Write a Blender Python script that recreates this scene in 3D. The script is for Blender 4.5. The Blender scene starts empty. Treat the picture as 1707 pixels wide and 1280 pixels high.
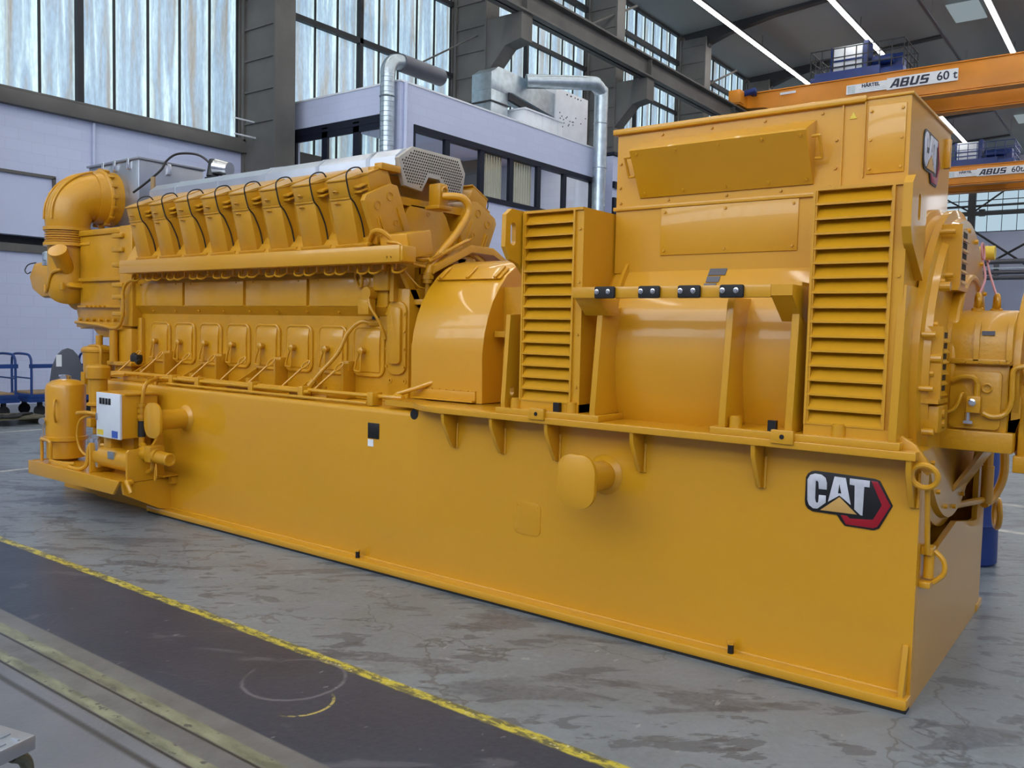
import bpy, bmesh, math, random
from mathutils import Vector, Matrix

random.seed(7)
SC = bpy.context.scene
COL = SC.collection

# ------------------------------------------------------------------ camera, sky, exposure
cam_data = bpy.data.cameras.new('camera')
cam = bpy.data.objects.new('camera', cam_data)
COL.objects.link(cam)
cam_data.sensor_width = 36.0
cam_data.lens = 1428.25 / 1707.0 * 36.0
cam_data.clip_end = 300.0
RT = Vector((0.7988100, 0.6011327, 0.0232808))
UP = Vector((-0.0554016, 0.0349749, 0.9978514))
BK = Vector((0.5990268, -0.7983835, 0.0612420))
cam.matrix_world = Matrix(((RT.x, UP.x, BK.x, 0.8230), (RT.y, UP.y, BK.y, -4.1255), (RT.z, UP.z, BK.z, 1.70), (0, 0, 0, 1)))
SC.camera = cam

SC.view_settings.view_transform = 'Standard'
SC.view_settings.look = 'None'
SC.view_settings.gamma = 1.0
SC.view_settings.use_curve_mapping = False
SC.view_settings.exposure = 0.0

world = bpy.data.worlds.new('daylight')
SC.world = world
world.use_nodes = True
wn = world.node_tree
wn.nodes['Background'].inputs[0].default_value = (0.86, 0.93, 1.0, 1)
wn.nodes['Background'].inputs[1].default_value = 4.8

STRIP_POWER = 26.0      # emission of the ceiling light strips
PANE_POWER = 1.05       # daylight seen through the frosted panes

# ------------------------------------------------------------------ materials
def new_mat(name):
    m = bpy.data.materials.new(name)
    m.use_nodes = True
    return m, m.node_tree.nodes, m.node_tree.links

def paint(name, col, rough=0.4, metal=0.0, vary=0.06, scale=3.0, coat=0.0, bump=0.0, bump_scale=60.0, spec=0.5):
    m, N, L = new_mat(name)
    b = N['Principled BSDF']
    b.inputs['Roughness'].default_value = rough
    b.inputs['Metallic'].default_value = metal
    b.inputs['Specular IOR Level'].default_value = spec
    if coat:
        b.inputs['Coat Weight'].default_value = coat
        b.inputs['Coat Roughness'].default_value = 0.07
    tc = N.new('ShaderNodeTexCoord')
    nz = N.new('ShaderNodeTexNoise')
    nz.inputs['Scale'].default_value = scale
    nz.inputs['Detail'].default_value = 4
    L.new(tc.outputs['Object'], nz.inputs['Vector'])
    rp = N.new('ShaderNodeValToRGB')
    rp.color_ramp.elements[0].position = 0.3
    rp.color_ramp.elements[1].position = 0.7
    rp.color_ramp.elements[0].color = [c * (1 - vary) for c in col] + [1]
    rp.color_ramp.elements[1].color = [min(1, c * (1 + vary)) for c in col] + [1]
    L.new(nz.outputs['Fac'], rp.inputs['Fac'])
    L.new(rp.outputs['Color'], b.inputs['Base Color'])
    if bump:
        n2 = N.new('ShaderNodeTexNoise')
        n2.inputs['Scale'].default_value = bump_scale
        L.new(tc.outputs['Object'], n2.inputs['Vector'])
        bp = N.new('ShaderNodeBump')
        bp.inputs['Strength'].default_value = bump
        bp.inputs['Distance'].default_value = 0.01
        L.new(n2.outputs['Fac'], bp.inputs['Height'])
        L.new(bp.outputs['Normal'], b.inputs['Normal'])
    return m

def emit(name, col, power):
    m, N, L = new_mat(name)
    N.remove(N['Principled BSDF'])
    e = N.new('ShaderNodeEmission')
    e.inputs[0].default_value = (*col, 1)
    e.inputs[1].default_value = power
    L.new(e.outputs[0], N['Material Output'].inputs[0])
    return m

YEL = paint('machine_yellow_paint', (0.62, 0.298, 0.007), 0.36, vary=0.03, scale=1.3, coat=0.45, bump=0.04, bump_scale=14)
YCAST = paint('yellow_paint_on_castings', (0.56, 0.268, 0.007), 0.36, vary=0.07, scale=4, coat=0.15, bump=0.18, bump_scale=45)
DARKGAP = paint('dark_gap_shade', (0.035, 0.022, 0.008), 0.8)  # near-black colour standing in for shade behind louvers, slots and perforations
BLACK = paint('black_plastic', (0.006, 0.006, 0.007), 0.45)
RUBBER = paint('black_rubber', (0.012, 0.012, 0.013), 0.7)
CHROME = paint('bright_zinc_steel', (0.72, 0.72, 0.72), 0.22, 1.0)
LAG = paint('aluminium_lagging_sheet', (0.60, 0.63, 0.68), 0.36, 0.85, vary=0.08, scale=2.5, bump=0.3, bump_scale=5)
BOXSHEET = paint('dull_aluminium_sheet', (0.36, 0.38, 0.42), 0.30, 0.8, vary=0.1, scale=2.0, bump=0.5, bump_scale=3)
PERF = paint('galvanised_guard_sheet', (0.47, 0.44, 0.38), 0.5, 0.35)
GALV = paint('galvanised_duct_steel', (0.45, 0.52, 0.57), 0.33, 0.85, vary=0.15, scale=6)
GREYDUCT = paint('dark_grey_duct_sheet', (0.12, 0.125, 0.15), 0.45, 0.3)
WHITEPAINT = paint('white_enamel', (0.74, 0.77, 0.82), 0.35)
CABWHITE = paint('cabinet_door_white', (0.66, 0.70, 0.76), 0.4)
BADGE_BLACK = paint('badge_black', (0.008, 0.008, 0.01), 0.35)
BADGE_RED = paint('badge_red', (0.33, 0.006, 0.018), 0.3)
BADGE_SILVER = paint('badge_brushed_silver', (0.68, 0.69, 0.74), 0.4, 0.3, vary=0.08, scale=30)
BADGE_GOLD = paint('badge_gold', (0.62, 0.36, 0.10), 0.4, 0.2)
LABEL_Y = paint('yellow_label', (0.75, 0.55, 0.05), 0.5)
LABEL_B = paint('blue_label', (0.04, 0.10, 0.42), 0.5)
LABEL_W = paint('white_label', (0.75, 0.77, 0.80), 0.5)
STEEL = paint('grey_painted_steelwork', (0.110, 0.105, 0.097), 0.6, vary=0.18, scale=1.2)
STEELDK = paint('dark_steelwork', (0.018, 0.019, 0.023), 0.6, vary=0.15)
FRAME = paint('anthracite_window_frame', (0.010, 0.013, 0.026), 0.5, spec=0.2)
ORANGE = paint('crane_orange_paint', (0.66, 0.235, 0.012), 0.42, vary=0.12, scale=0.8)
BLUE = paint('blue_painted_steel', (0.008, 0.030, 0.16), 0.4, vary=0.15)
TROLBLUE = paint('trolley_blue_paint', (0.012, 0.045, 0.19), 0.4, vary=0.15)
PLY = paint('plywood_deck', (0.33, 0.22, 0.10), 0.6, vary=0.15, scale=5)
SPOOL = paint('slate_grey_sheet', (0.075, 0.085, 0.11), 0.5, vary=0.1)
WOOD = paint('old_pallet_wood', (0.10, 0.09, 0.055), 0.8, vary=0.3, scale=8)
CEILM = paint('dark_ceiling_sheet', (0.215, 0.235, 0.24), 0.7, vary=0.05, scale=0.3)
INK = paint('dark_blue_ink', (0.012, 0.014, 0.04), 0.5)
PINK = paint('pink_sling_webbing', (0.55, 0.25, 0.27), 0.7)
CURT = paint('cream_fabric', (0.62, 0.58, 0.46), 0.8)
CHECK = paint('aluminium_checker_plate', (0.42, 0.45, 0.50), 0.35, 0.7, vary=0.1, scale=10)
STOOLG = paint('worn_olive_tube', (0.12, 0.125, 0.09), 0.5, 0.4, vary=0.25, scale=20)
STRIP = emit('strip_light_glow', (1.0, 0.98, 0.94), STRIP_POWER)
SKYL = emit('skylight_daylight', (0.24, 0.29, 0.31), 1.0)
OFFL = emit('office_fill_glow', (1.0, 0.92, 0.72), 4.0)
BACKLIT = emit('daylight_backed_pane', (0.45, 0.60, 0.70), 1.0)

def brick_white(name, col, bw=0.5, rh=0.22):
    m, N, L = new_mat(name)
    b = N['Principled BSDF']
    b.inputs['Roughness'].default_value = 0.6
    g = N.new('ShaderNodeNewGeometry')
    s = N.new('ShaderNodeSeparateXYZ')
    L.new(g.outputs['Position'], s.inputs[0])
    ad = N.new('ShaderNodeMath'); ad.operation = 'ADD'
    L.new(s.outputs[0], ad.inputs[0]); L.new(s.outputs[1], ad.inputs[1])
    c = N.new('ShaderNodeCombineXYZ')
    L.new(ad.outputs[0], c.inputs[0]); L.new(s.outputs[2], c.inputs[1])
    t = N.new('ShaderNodeTexBrick')
    t.inputs['Color1'].default_value = (*col, 1)
    t.inputs['Color2'].default_value = (*[x * 0.965 for x in col], 1)
    t.inputs['Mortar'].default_value = (*[x * 0.90 for x in col], 1)
    t.inputs['Scale'].default_value = 1.0
    t.inputs['Brick Width'].default_value = bw
    t.inputs['Row Height'].default_value = rh
    t.inputs['Mortar Size'].default_value = 0.006
    L.new(c.outputs[0], t.inputs['Vector'])
    L.new(t.outputs['Color'], b.inputs['Base Color'])
    return m

WALLW = brick_white('white_painted_block_wall', (0.56, 0.61, 0.80))
WALLP = paint('white_wall_panels', (0.54, 0.59, 0.78), 0.6, vary=0.03, scale=0.6)

def glass_pane_mat():
    m, N, L = new_mat('streaked_frosted_glass')
    b = N['Principled BSDF']
    g = N.new('ShaderNodeNewGeometry')
    mp = N.new('ShaderNodeMapping')
    mp.inputs['Scale'].default_value = (1.0, 3.2, 0.22)
    L.new(g.outputs['Position'], mp.inputs['Vector'])
    n1 = N.new('ShaderNodeTexNoise'); n1.inputs['Scale'].default_value = 1.5; n1.inputs['Detail'].default_value = 5
    n1.inputs['Distortion'].default_value = 0.6
    L.new(mp.outputs[0], n1.inputs['Vector'])
    r = N.new('ShaderNodeValToRGB')
    e = r.color_ramp.elements
    e[0].position = 0.30; e[0].color = (0.30, 0.28, 0.235, 1)
    e[1].position = 0.72; e[1].color = (0.80, 1.0, 0.98, 1)
    for p, c in ((0.40, (0.33, 0.39, 0.43, 1)), (0.50, (0.32, 0.47, 0.63, 1)), (0.60, (0.43, 0.62, 0.76, 1))):
        x = e.new(p); x.color = c
    L.new(n1.outputs['Fac'], r.inputs['Fac'])
    n2 = N.new('ShaderNodeTexNoise'); n2.inputs['Scale'].default_value = 9; n2.inputs['Detail'].default_value = 3
    mp2 = N.new('ShaderNodeMapping'); mp2.inputs['Scale'].default_value = (1, 2.6, 0.7)
    L.new(g.outputs['Position'], mp2.inputs['Vector']); L.new(mp2.outputs[0], n2.inputs['Vector'])
    mr = N.new('ShaderNodeMapRange')
    mr.inputs[1].default_value = 0.3; mr.inputs[2].default_value = 0.7
    mr.inputs[3].default_value = 0.86 * PANE_POWER; mr.inputs[4].default_value = 1.13 * PANE_POWER
    L.new(n2.outputs['Fac'], mr.inputs[0])
    # each pane turns paler towards its left and right edges
    sp = N.new('ShaderNodeSeparateXYZ'); L.new(g.outputs['Position'], sp.inputs[0])
    def mth(op, *a):
        n = N.new('ShaderNodeMath'); n.operation = op
        for i, v in enumerate(a):
            if isinstance(v, (int, float)):
                n.inputs[i].default_value = v
            else:
                L.new(v, n.inputs[i])
        return n.outputs[0]
    wr = mth('WRAP', mth('SUBTRACT', sp.outputs[1], 2.65), 7.87, 0.0)
    fr = mth('FRACT', mth('DIVIDE', wr, 0.78))
    wob = mth('MULTIPLY', mth('SUBTRACT', n1.outputs['Fac'], 0.5), 0.55)
    ed = mth('ABSOLUTE', mth('SUBTRACT', mth('ADD', fr, wob), 0.5))
    em = N.new('ShaderNodeMapRange'); em.inputs[1].default_value = 0.30; em.inputs[2].default_value = 0.47
    L.new(ed, em.inputs[0])
    mxc = N.new('ShaderNodeMix'); mxc.data_type = 'RGBA'
    L.new(em.outputs[0], mxc.inputs[0]); L.new(r.outputs['Color'], mxc.inputs[6]); mxc.inputs[7].default_value = (0.72, 0.95, 0.98, 1)
    b.inputs['Base Color'].default_value = (0.1, 0.11, 0.12, 1)
    b.inputs['Roughness'].default_value = 0.25
    L.new(mxc.outputs[2], b.inputs['Emission Color'])
    L.new(mr.outputs[0], b.inputs['Emission Strength'])
    return m
GLASS = glass_pane_mat()

def clear_glass():
    m, N, L = new_mat('office_window_glass')
    N.remove(N['Principled BSDF'])
    t = N.new('ShaderNodeBsdfTransparent'); t.inputs[0].default_value = (0.86, 0.89, 0.88, 1)
    gl = N.new('ShaderNodeBsdfGlossy'); gl.inputs['Roughness'].default_value = 0.02
    lw = N.new('ShaderNodeLayerWeight'); lw.inputs[0].default_value = 0.5
    pw = N.new('ShaderNodeMath'); pw.operation = 'POWER'; pw.inputs[1].default_value = 3.0
    L.new(lw.outputs['Facing'], pw.inputs[0])
    fr = N.new('ShaderNodeMath'); fr.operation = 'MULTIPLY_ADD'; fr.inputs[1].default_value = 0.5; fr.inputs[2].default_value = 0.05
    L.new(pw.outputs[0], fr.inputs[0])
    mx = N.new('ShaderNodeMixShader')
    L.new(fr.outputs[0], mx.inputs[0]); L.new(t.outputs[0], mx.inputs[1]); L.new(gl.outputs[0], mx.inputs[2])
    L.new(mx.outputs[0], N['Material Output'].inputs[0])
    return m
OGLASS = clear_glass()

# ------------------------------------------------------------------ mesh builder
def basis(d):
    d = Vector(d).normalized()
    a = Vector((0, 0, 1)) if abs(d.z) < 0.9 else Vector((1, 0, 0))
    u = d.cross(a).normalized()
    return d, u, d.cross(u).normalized()

def spline(pts, k):
    pts = [Vector(p) for p in pts]
    if k <= 1 or len(pts) < 3:
        return pts
    out = []
    for i in range(len(pts) - 1):
        p0 = pts[max(i - 1, 0)]; p1 = pts[i]; p2 = pts[i + 1]; p3 = pts[min(i + 2, len(pts) - 1)]
        for j in range(k):
            t = j / k
            out.append(0.5 * ((2 * p1) + (p2 - p0) * t + (2 * p0 - 5 * p1 + 4 * p2 - p3) * t * t + (3 * p1 - p0 - 3 * p2 + p3) * t ** 3))
    out.append(pts[-1])
    return out

class MB:
    def __init__(self):
        self.bm = bmesh.new()

    def box(self, x0, x1, y0, y1, z0, z1, b=0.0, m=None):
        vs = [self.bm.verts.new((x, y, z)) for x in (x0, x1) for y in (y0, y1) for z in (z0, z1)]
        fs = [(0, 1, 3, 2), (4, 6, 7, 5), (0, 4, 5, 1), (2, 3, 7, 6), (0, 2, 6, 4), (1, 5, 7, 3)]
        f = [self.bm.faces.new([vs[i] for i in q]) for q in fs]
        if b:
            es = list({e for q in f for e in q.edges})
            r = bmesh.ops.bevel(self.bm, geom=es, offset=b, segments=2, profile=0.5, affect='EDGES', clamp_overlap=True)
            vs = list({v for q in r['faces'] for v in q.verts} | {v for v in vs if v.is_valid})
        if m is not None:
            for v in vs:
                v.co = m @ v.co
        return self

    def prism(self, pts, ax, a0, a1, b=0.0, m=None):
        def P(u, v, a):
            return (a, u, v) if ax == 'x' else (u, a, v) if ax == 'y' else (u, v, a)
        lo = [self.bm.verts.new(P(u, v, a0)) for u, v in pts]
        hi = [self.bm.verts.new(P(u, v, a1)) for u, v in pts]
        n = len(pts)
        f = [self.bm.faces.new(lo[::-1]), self.bm.faces.new(hi)]
        for i in range(n):
            f.append(self.bm.faces.new((lo[i], lo[(i + 1) % n], hi[(i + 1) % n], hi[i])))
        vs = lo + hi
        if b:
            es = list({e for q in f[:2] for e in q.edges})
            r = bmesh.ops.bevel(self.bm, geom=es, offset=b, segments=2, profile=0.5, affect='EDGES', clamp_overlap=True)
            vs = list({v for q in r['faces'] for v in q.verts} | {v for v in vs if v.is_valid})
        if m is not None:
            for v in vs:
                v.co = m @ v.co
        return self

    def cyl(self, p0, p1, r0, r1=None, n=16):
        r1 = r0 if r1 is None else r1
        p0 = Vector(p0); p1 = Vector(p1)
        d, u, w = basis(p1 - p0)
        a = [self.bm.verts.new(p0 + (u * math.cos(t) + w * math.sin(t)) * r0) for t in [2 * math.pi * i / n for i in range(n)]]
        c = [self.bm.verts.new(p1 + (u * math.cos(t) + w * math.sin(t)) * r1) for t in [2 * math.pi * i / n for i in range(n)]]
        self.bm.faces.new(a[::-1]); self.bm.faces.new(c)
        for i in range(n):
            self.bm.faces.new((a[i], a[(i + 1) % n], c[(i + 1) % n], c[i]))
        return self

    def bolt(self, p, d, r=0.012, h=0.01):
        p = Vector(p); d = Vector(d).normalized()
        return self.cyl(p - d * 0.003, p + d * h, r, r * 0.92, 6)

    def tube(self, pts, r, n=8, k=6, closed=False, radii=None):
        P = spline(pts, k) if not closed else [Vector(p) for p in pts]
        m = len(P)
        rings = []
        prev = None
        for i in range(m):
            if closed:
                t = P[(i + 1) % m] - P[i - 1]
            else:
                t = P[min(i + 1, m - 1)] - P[max(i - 1, 0)]
            t.normalize()
            if prev is None:
                _, u, w = basis(t)
            else:
                u = (prev - t * prev.dot(t)).normalized(); w = t.cross(u)
            prev = u
            rr = r if radii is None else radii[0] + (radii[1] - radii[0]) * i / (m - 1)
            rings.append([self.bm.verts.new(P[i] + (u * math.cos(a) + w * math.sin(a)) * rr) for a in [2 * math.pi * j / n for j in range(n)]])
        for i in range(m if closed else m - 1):
            A = rings[i]; B = rings[(i + 1) % m]
            for j in range(n):
                self.bm.faces.new((A[j], A[(j + 1) % n], B[(j + 1) % n], B[j]))
        if not closed:
            self.bm.faces.new(rings[0][::-1]); self.bm.faces.new(rings[-1])
        return self

    def ring(self, c, ax, R, r, n=24, m=8):
        d, u, w = basis(ax)
        c = Vector(c)
        return self.tube([c + (u * math.cos(t) + w * math.sin(t)) * R for t in [2 * math.pi * i / n for i in range(n)]], r, m, 1, True)

    def lathe(self, o, ax, prof, n=40, a0=0.0, a1=2 * math.pi):
        o = Vector(o); d, u, w = basis(ax)
        full = abs(a1 - a0 - 2 * math.pi) < 1e-6
        cnt = n if full else n + 1
        rings = []
        for t, r in prof:
            if r < 1e-6:
                rings.append([self.bm.verts.new(o + d * t)])
            else:
                rings.append([self.bm.verts.new(o + d * t + (u * math.cos(a) + w * math.sin(a)) * r) for a in [a0 + (a1 - a0) * i / n for i in range(cnt)]])
        for A, B in zip(rings, rings[1:]):
            for i in range(n if full else n):
                j = (i + 1) % n if full else i + 1
                if len(A) == 1 and len(B) == 1:
                    continue
                if len(A) == 1:
                    self.bm.faces.new((A[0], B[j], B[i]))
                elif len(B) == 1:
                    self.bm.faces.new((A[i], A[j], B[0]))
                else:
                    self.bm.faces.new((A[i], A[j], B[j], B[i]))
        if full:
            if len(rings[0]) > 1:
                self.bm.faces.new(rings[0][::-1])
            if len(rings[-1]) > 1:
                self.bm.faces.new(rings[-1])
        return self

    def xf(self, m):
        bmesh.ops.transform(self.bm, matrix=m, verts=self.bm.verts)
        return self

    def build(self, name, mat, parent=None, sharp=0.55):
        bm = self.bm
        bmesh.ops.recalc_face_normals(bm, faces=bm.faces)
        lo = Vector((1e9,) * 3); hi = -lo
        for v in bm.verts:
            for i in range(3):
                lo[i] = min(lo[i], v.co[i]); hi[i] = max(hi[i], v.co[i])
        c = (lo + hi) / 2
        if parent is None:
            c.z = lo.z
        for v in bm.verts:
            v.co -= c
        for f in bm.faces:
            f.smooth = True
        for e in bm.edges:
            if len(e.link_faces) == 2 and e.calc_face_angle(0) > sharp:
                e.smooth = False
        me = bpy.data.meshes.new(name)
        bm.to_mesh(me); bm.free()
        me.materials.append(mat)
        return link(name, me, c, parent)

ORIGIN = {}
def link(name, data, loc, parent=None):
    o = bpy.data.objects.new(name, data)
    COL.objects.link(o)
    loc = Vector(loc)
    ORIGIN[o.name] = loc
    o.parent = parent
    o.location = loc - (ORIGIN[parent.name] if parent else Vector())
    return o

def empty(name, loc, label, cat, group=None):
    o = link(name, None, loc)
    o.empty_display_size = 0.3
    return tag(o, label, cat, group)

def tag(o, label=None, cat=None, group=None, kind=None):
    for k, v in (('label', label), ('category', cat), ('group', group), ('kind', kind)):
        if v:
            o[k] = v
    return o

def struct(o, label=None):
    return tag(o, label, None, None, 'structure')

def copy_tree(o, off, parent=None):
    c = o.copy()
    COL.objects.link(c)
    ORIGIN[c.name] = ORIGIN[o.name] + Vector(off)
    c.parent = parent
    if parent is None or parent == o.parent:
        c.parent = o.parent if parent is None else parent
        c.location = o.location + Vector(off)
    for ch in list(o.children):
        copy_child(ch, c, off)
    return c

def copy_child(o, parent, off):
    c = o.copy()
    COL.objects.link(c)
    ORIGIN[c.name] = ORIGIN[o.name] + Vector(off)
    c.parent = parent
    for ch in list(o.children):
        copy_child(ch, c, off)

def lettering(name, s, size, mat, m, parent, bold=0.0, shear=0.0, align='LEFT', depth=0.002):
    cu = bpy.data.curves.new(name, 'FONT')
    cu.body = s; cu.size = size; cu.shear = shear; cu.offset = bold; cu.extrude = depth
    cu.align_x = align; cu.align_y = 'CENTER'
    tmp = bpy.data.objects.new(name, cu)
    me = bpy.data.meshes.new_from_object(tmp)
    bpy.data.objects.remove(tmp); bpy.data.curves.remove(cu)
    me.name = name
    me.transform(m)
    me.materials.clear(); me.materials.append(mat)
    lo = Vector((1e9,) * 3); hi = -lo
    for v in me.vertices:
        for i in range(3):
            lo[i] = min(lo[i], v.co[i]); hi[i] = max(hi[i], v.co[i])
    c = (lo + hi) / 2
    me.transform(Matrix.Translation(-c))
    return link(name, me, c, parent)

def facing_front(x, y, z):      # text plane whose front looks towards -Y
    return Matrix.Translation((x, y, z)) @ Matrix.Rotation(math.pi / 2, 4, 'X')

def facing_right(x, y, z):      # text plane whose front looks towards +X
    return Matrix.Translation((x, y, z)) @ Matrix.Rotation(math.pi / 2, 4, 'Z') @ Matrix.Rotation(math.pi / 2, 4, 'X')

# ================================================================== THE HALL
def floor_mat():
    m, N, L = new_mat('worn_workshop_floor')
    b = N['Principled BSDF']
    geo = N.new('ShaderNodeNewGeometry')
    sp = N.new('ShaderNodeSeparateXYZ')
    L.new(geo.outputs['Position'], sp.inputs[0])

    def math_(op, a, c=None):
        n = N.new('ShaderNodeMath'); n.operation = op
        for i, v in enumerate((a, c)):
            if v is None:
                continue
            if isinstance(v, (int, float)):
                n.inputs[i].default_value = v
            else:
                L.new(v, n.inputs[i])
        return n.outputs[0]

    ST = (0.36, 1.15, 1.0)          # wear runs slantwise across the hall, the way loads are dragged

    def noise(scale, stretch=(1, 1, 1), detail=4, rough=0.55, dist=0.0, slant=None):
        mp = N.new('ShaderNodeMapping'); mp.inputs['Scale'].default_value = stretch
        if slant:
            mp.vector_type = 'POINT'
            mp.inputs['Rotation'].default_value = (0, 0, math.radians(-37))
            m2 = N.new('ShaderNodeMapping'); m2.inputs['Scale'].default_value = slant
            L.new(geo.outputs['Position'], mp.inputs['Vector']); L.new(mp.outputs[0], m2.inputs['Vector'])
            n = N.new('ShaderNodeTexNoise')
            n.inputs['Scale'].default_value = scale; n.inputs['Detail'].default_value = detail
            n.inputs['Roughness'].default_value = rough; n.inputs['Distortion'].default_value = dist
            L.new(m2.outputs[0], n.inputs['Vector'])
            return n.outputs['Fac']
        L.new(geo.outputs['Position'], mp.inputs['Vector'])
        n = N.new('ShaderNodeTexNoise')
        n.inputs['Scale'].default_value = scale; n.inputs['Detail'].default_value = detail
        n.inputs['Roughness'].default_value = rough; n.inputs['Distortion'].default_value = dist
        L.new(mp.outputs[0], n.inputs['Vector'])
        return n.outputs['Fac']

    def step(v, lo, hi):
        n = N.new('ShaderNodeMapRange')
        n.inputs[1].default_value = lo; n.inputs[2].default_value = hi
        L.new(v, n.inputs[0])
        return n.outputs[0]

    def band(v, a, c, soft=0.006):
        return math_('MULTIPLY', step(v, a - soft, a + soft), math_('SUBTRACT', 1.0, step(v, c - soft, c + soft)))

    def mix(f, a, c):
        n = N.new('ShaderNodeMix'); n.data_type = 'RGBA'
        for i, v in ((6, a), (7, c)):
            if isinstance(v, tuple):
                n.inputs[i].default_value = (*v, 1)
            else:
                L.new(v, n.inputs[i])
        if isinstance(f, float):
            n.inputs[0].default_value = f
        else:
            L.new(f, n.inputs[0])
        return n.outputs[2]

    X, Y = sp.outputs[0], sp.outputs[1]
    Yw = math_('ADD', Y, math_('MULTIPLY', math_('SUBTRACT', noise(9.0), 0.5), 0.022))
    big = noise(0.55, detail=5)
    con = mix(step(big, 0.3, 0.7), (0.150, 0.176, 0.196), (0.215, 0.255, 0.288))
    con = mix(math_('MULTIPLY', step(noise(1.7, (1, 1, 1), 6, 0.7), 0.50, 0.66), 0.35), con, (0.12, 0.12, 0.115))
    blot = step(noise(2.6, (1, 1, 1), 4, 0.55, 0.5, ST), 0.575, 0.60)          # oily patches where the paint has gone
    con = mix(math_('MULTIPLY', blot, 0.72), con, (0.060, 0.070, 0.092))
    fleck = step(noise(8.0, (1, 1, 1), 5, 0.65, 0.3, ST), 0.59, 0.615)
    con = mix(math_('MULTIPLY', fleck, 0.65), con, (0.042, 0.050, 0.062))
    mott = step(noise(3.3, (1, 1, 1), 7, 0.72, 0.6, ST), 0.40, 0.62)
    con = mix(math_('MULTIPLY', mott, 0.30), con, (0.105, 0.108, 0.108))
    con = mix(math_('MULTIPLY', step(noise(9.0, (1, 1, 1), 4, 0.6, 0.0, ST), 0.62, 0.70), 0.35), con, (0.36, 0.38, 0.39))
    con = mix(math_('MULTIPLY', step(noise(16.0, (1, 0.4, 1), 2), 0.70, 0.73), 0.5), con, (0.38, 0.39, 0.40))
    blue = step(noise(0.9, (1, 1, 1), 3), 0.62, 0.75)
    con = mix(math_('MULTIPLY', blue, 0.25), con, (0.10, 0.17, 0.22))
    grit = step(noise(28.0, (1, 1, 1), 5, 0.7), 0.38, 0.62)
    con = mix(math_('MULTIPLY', grit, 0.22), con, (0.30, 0.33, 0.345))
    sml = step(noise(6.4, (1, 1, 1), 4, 0.55, 0.5, (0.5, 1.2, 1.0)), 0.585, 0.605)
    con = mix(math_('MULTIPLY', sml, 0.6), con, (0.062, 0.072, 0.090))
    # hairline cracks
    vor = N.new('ShaderNodeTexVoronoi'); vor.feature = 'DISTANCE_TO_EDGE'; vor.inputs['Scale'].default_value = 0.42
    dis = N.new('ShaderNodeVectorMath'); dis.operation = 'ADD'
    nv = N.new('ShaderNodeTexNoise'); nv.inputs['Scale'].default_value = 2.2; nv.inputs['Detail'].default_value = 5
    L.new(geo.outputs['Position'], nv.inputs['Vector'])
    L.new(geo.outputs['Position'], dis.inputs[0]); L.new(nv.outputs['Color'], dis.inputs[1])
    L.new(dis.outputs[0], vor.inputs['Vector'])
    crack = math_('SUBTRACT', 1.0, step(vor.outputs['Distance'], 0.002, 0.006))
    con = mix(math_('MULTIPLY', crack, 0.55), con, (0.07, 0.07, 0.07))
    # painted dark lane between the yellow line and the sunk rails
    lane = mix(step(noise(0.9, detail=5), 0.3, 0.7), (0.017, 0.028, 0.050), (0.031, 0.046, 0.076))
    scuff = step(noise(3.6, (1, 1, 1), 5, 0.65, 0.8, ST), 0.60, 0.67)
    lane = mix(math_('MULTIPLY', step(noise(26.0, (1, 1, 1), 5, 0.7), 0.4, 0.62), 0.25), lane, (0.075, 0.085, 0.11))
    lane = mix(math_('MULTIPLY', scuff, 0.42), lane, (0.15, 0.155, 0.18))
    lane = mix(math_('MULTIPLY', step(noise(20.0, (1, 0.5, 1), 2), 0.71, 0.74), 0.5), lane, (0.28, 0.29, 0.32))
    col = mix(band(Yw, -2.055, -1.255), con, lane)
    # sunk crane-truck rails
    grv = mix(step(noise(4.0), 0.35, 0.65), (0.115, 0.115, 0.115), (0.165, 0.17, 0.165))
    col = mix(band(Y, -2.35, -1.955), col, grv)
    front = mix(step(noise(1.3, detail=5), 0.3, 0.7), (0.125, 0.135, 0.155), (0.20, 0.205, 0.225))
    front = mix(band(Y, -2.395, -2.365, 0.008), front, (0.06, 0.06, 0.06))
    col = mix(math_('SUBTRACT', 1.0, step(Y, -2.32, -2.30)), col, front)
    rail = mix(step(noise(7.0, (0.6, 2, 1), 5), 0.35, 0.65), (0.115, 0.125, 0.085), (0.27, 0.28, 0.18))
    rail = mix(step(noise(23.0, (0.8, 1, 1), 3), 0.60, 0.66), rail, (0.09, 0.09, 0.08))
    for a, c in ((-2.118, -2.052), (-2.285, -2.228)):
        col = mix(band(Yw, a, c), col, rail)
        col = mix(band(Y, a - 0.018, a - 0.004, 0.003), col, (0.03, 0.03, 0.03))
    # yellow line
    wear = step(noise(15.0, (0.7, 1.4, 1), 6, 0.68), 0.44, 0.56)
    yl = mix(wear, (0.13, 0.125, 0.06), (0.56, 0.47, 0.06))
    yl = mix(step(noise(30.0, detail=2), 0.63, 0.68), yl, (0.60, 0.56, 0.28))
    col = mix(band(Yw, -1.272, -1.208), col, yl)
    # white bay lines further back
    wl = mix(step(noise(9.0), 0.4, 0.6), (0.33, 0.33, 0.30), (0.52, 0.52, 0.46))
    for ax, a, c, l0, l1 in ((X, -13.10, -12.99, 0.2, 9.0), (X, -9.50, -9.41, -0.9, 9.0), (Y, 6.12, 6.23, -3.5, 9.0), (Y, 4.66, 4.76, -3.5, 9.0)):
        oth = Y if ax is X else X
        col = mix(math_('MULTIPLY', band(ax, a, c), band(oth, l0, l1)), col, wl)
    # scraped circle left by a dragged load
    dx = math_('SUBTRACT', X, -2.42); dy = math_('SUBTRACT', Y, -1.50)
    d = math_('SQRT', math_('ADD', math_('MULTIPLY', dx, dx), math_('MULTIPLY', dy, dy)))
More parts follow.
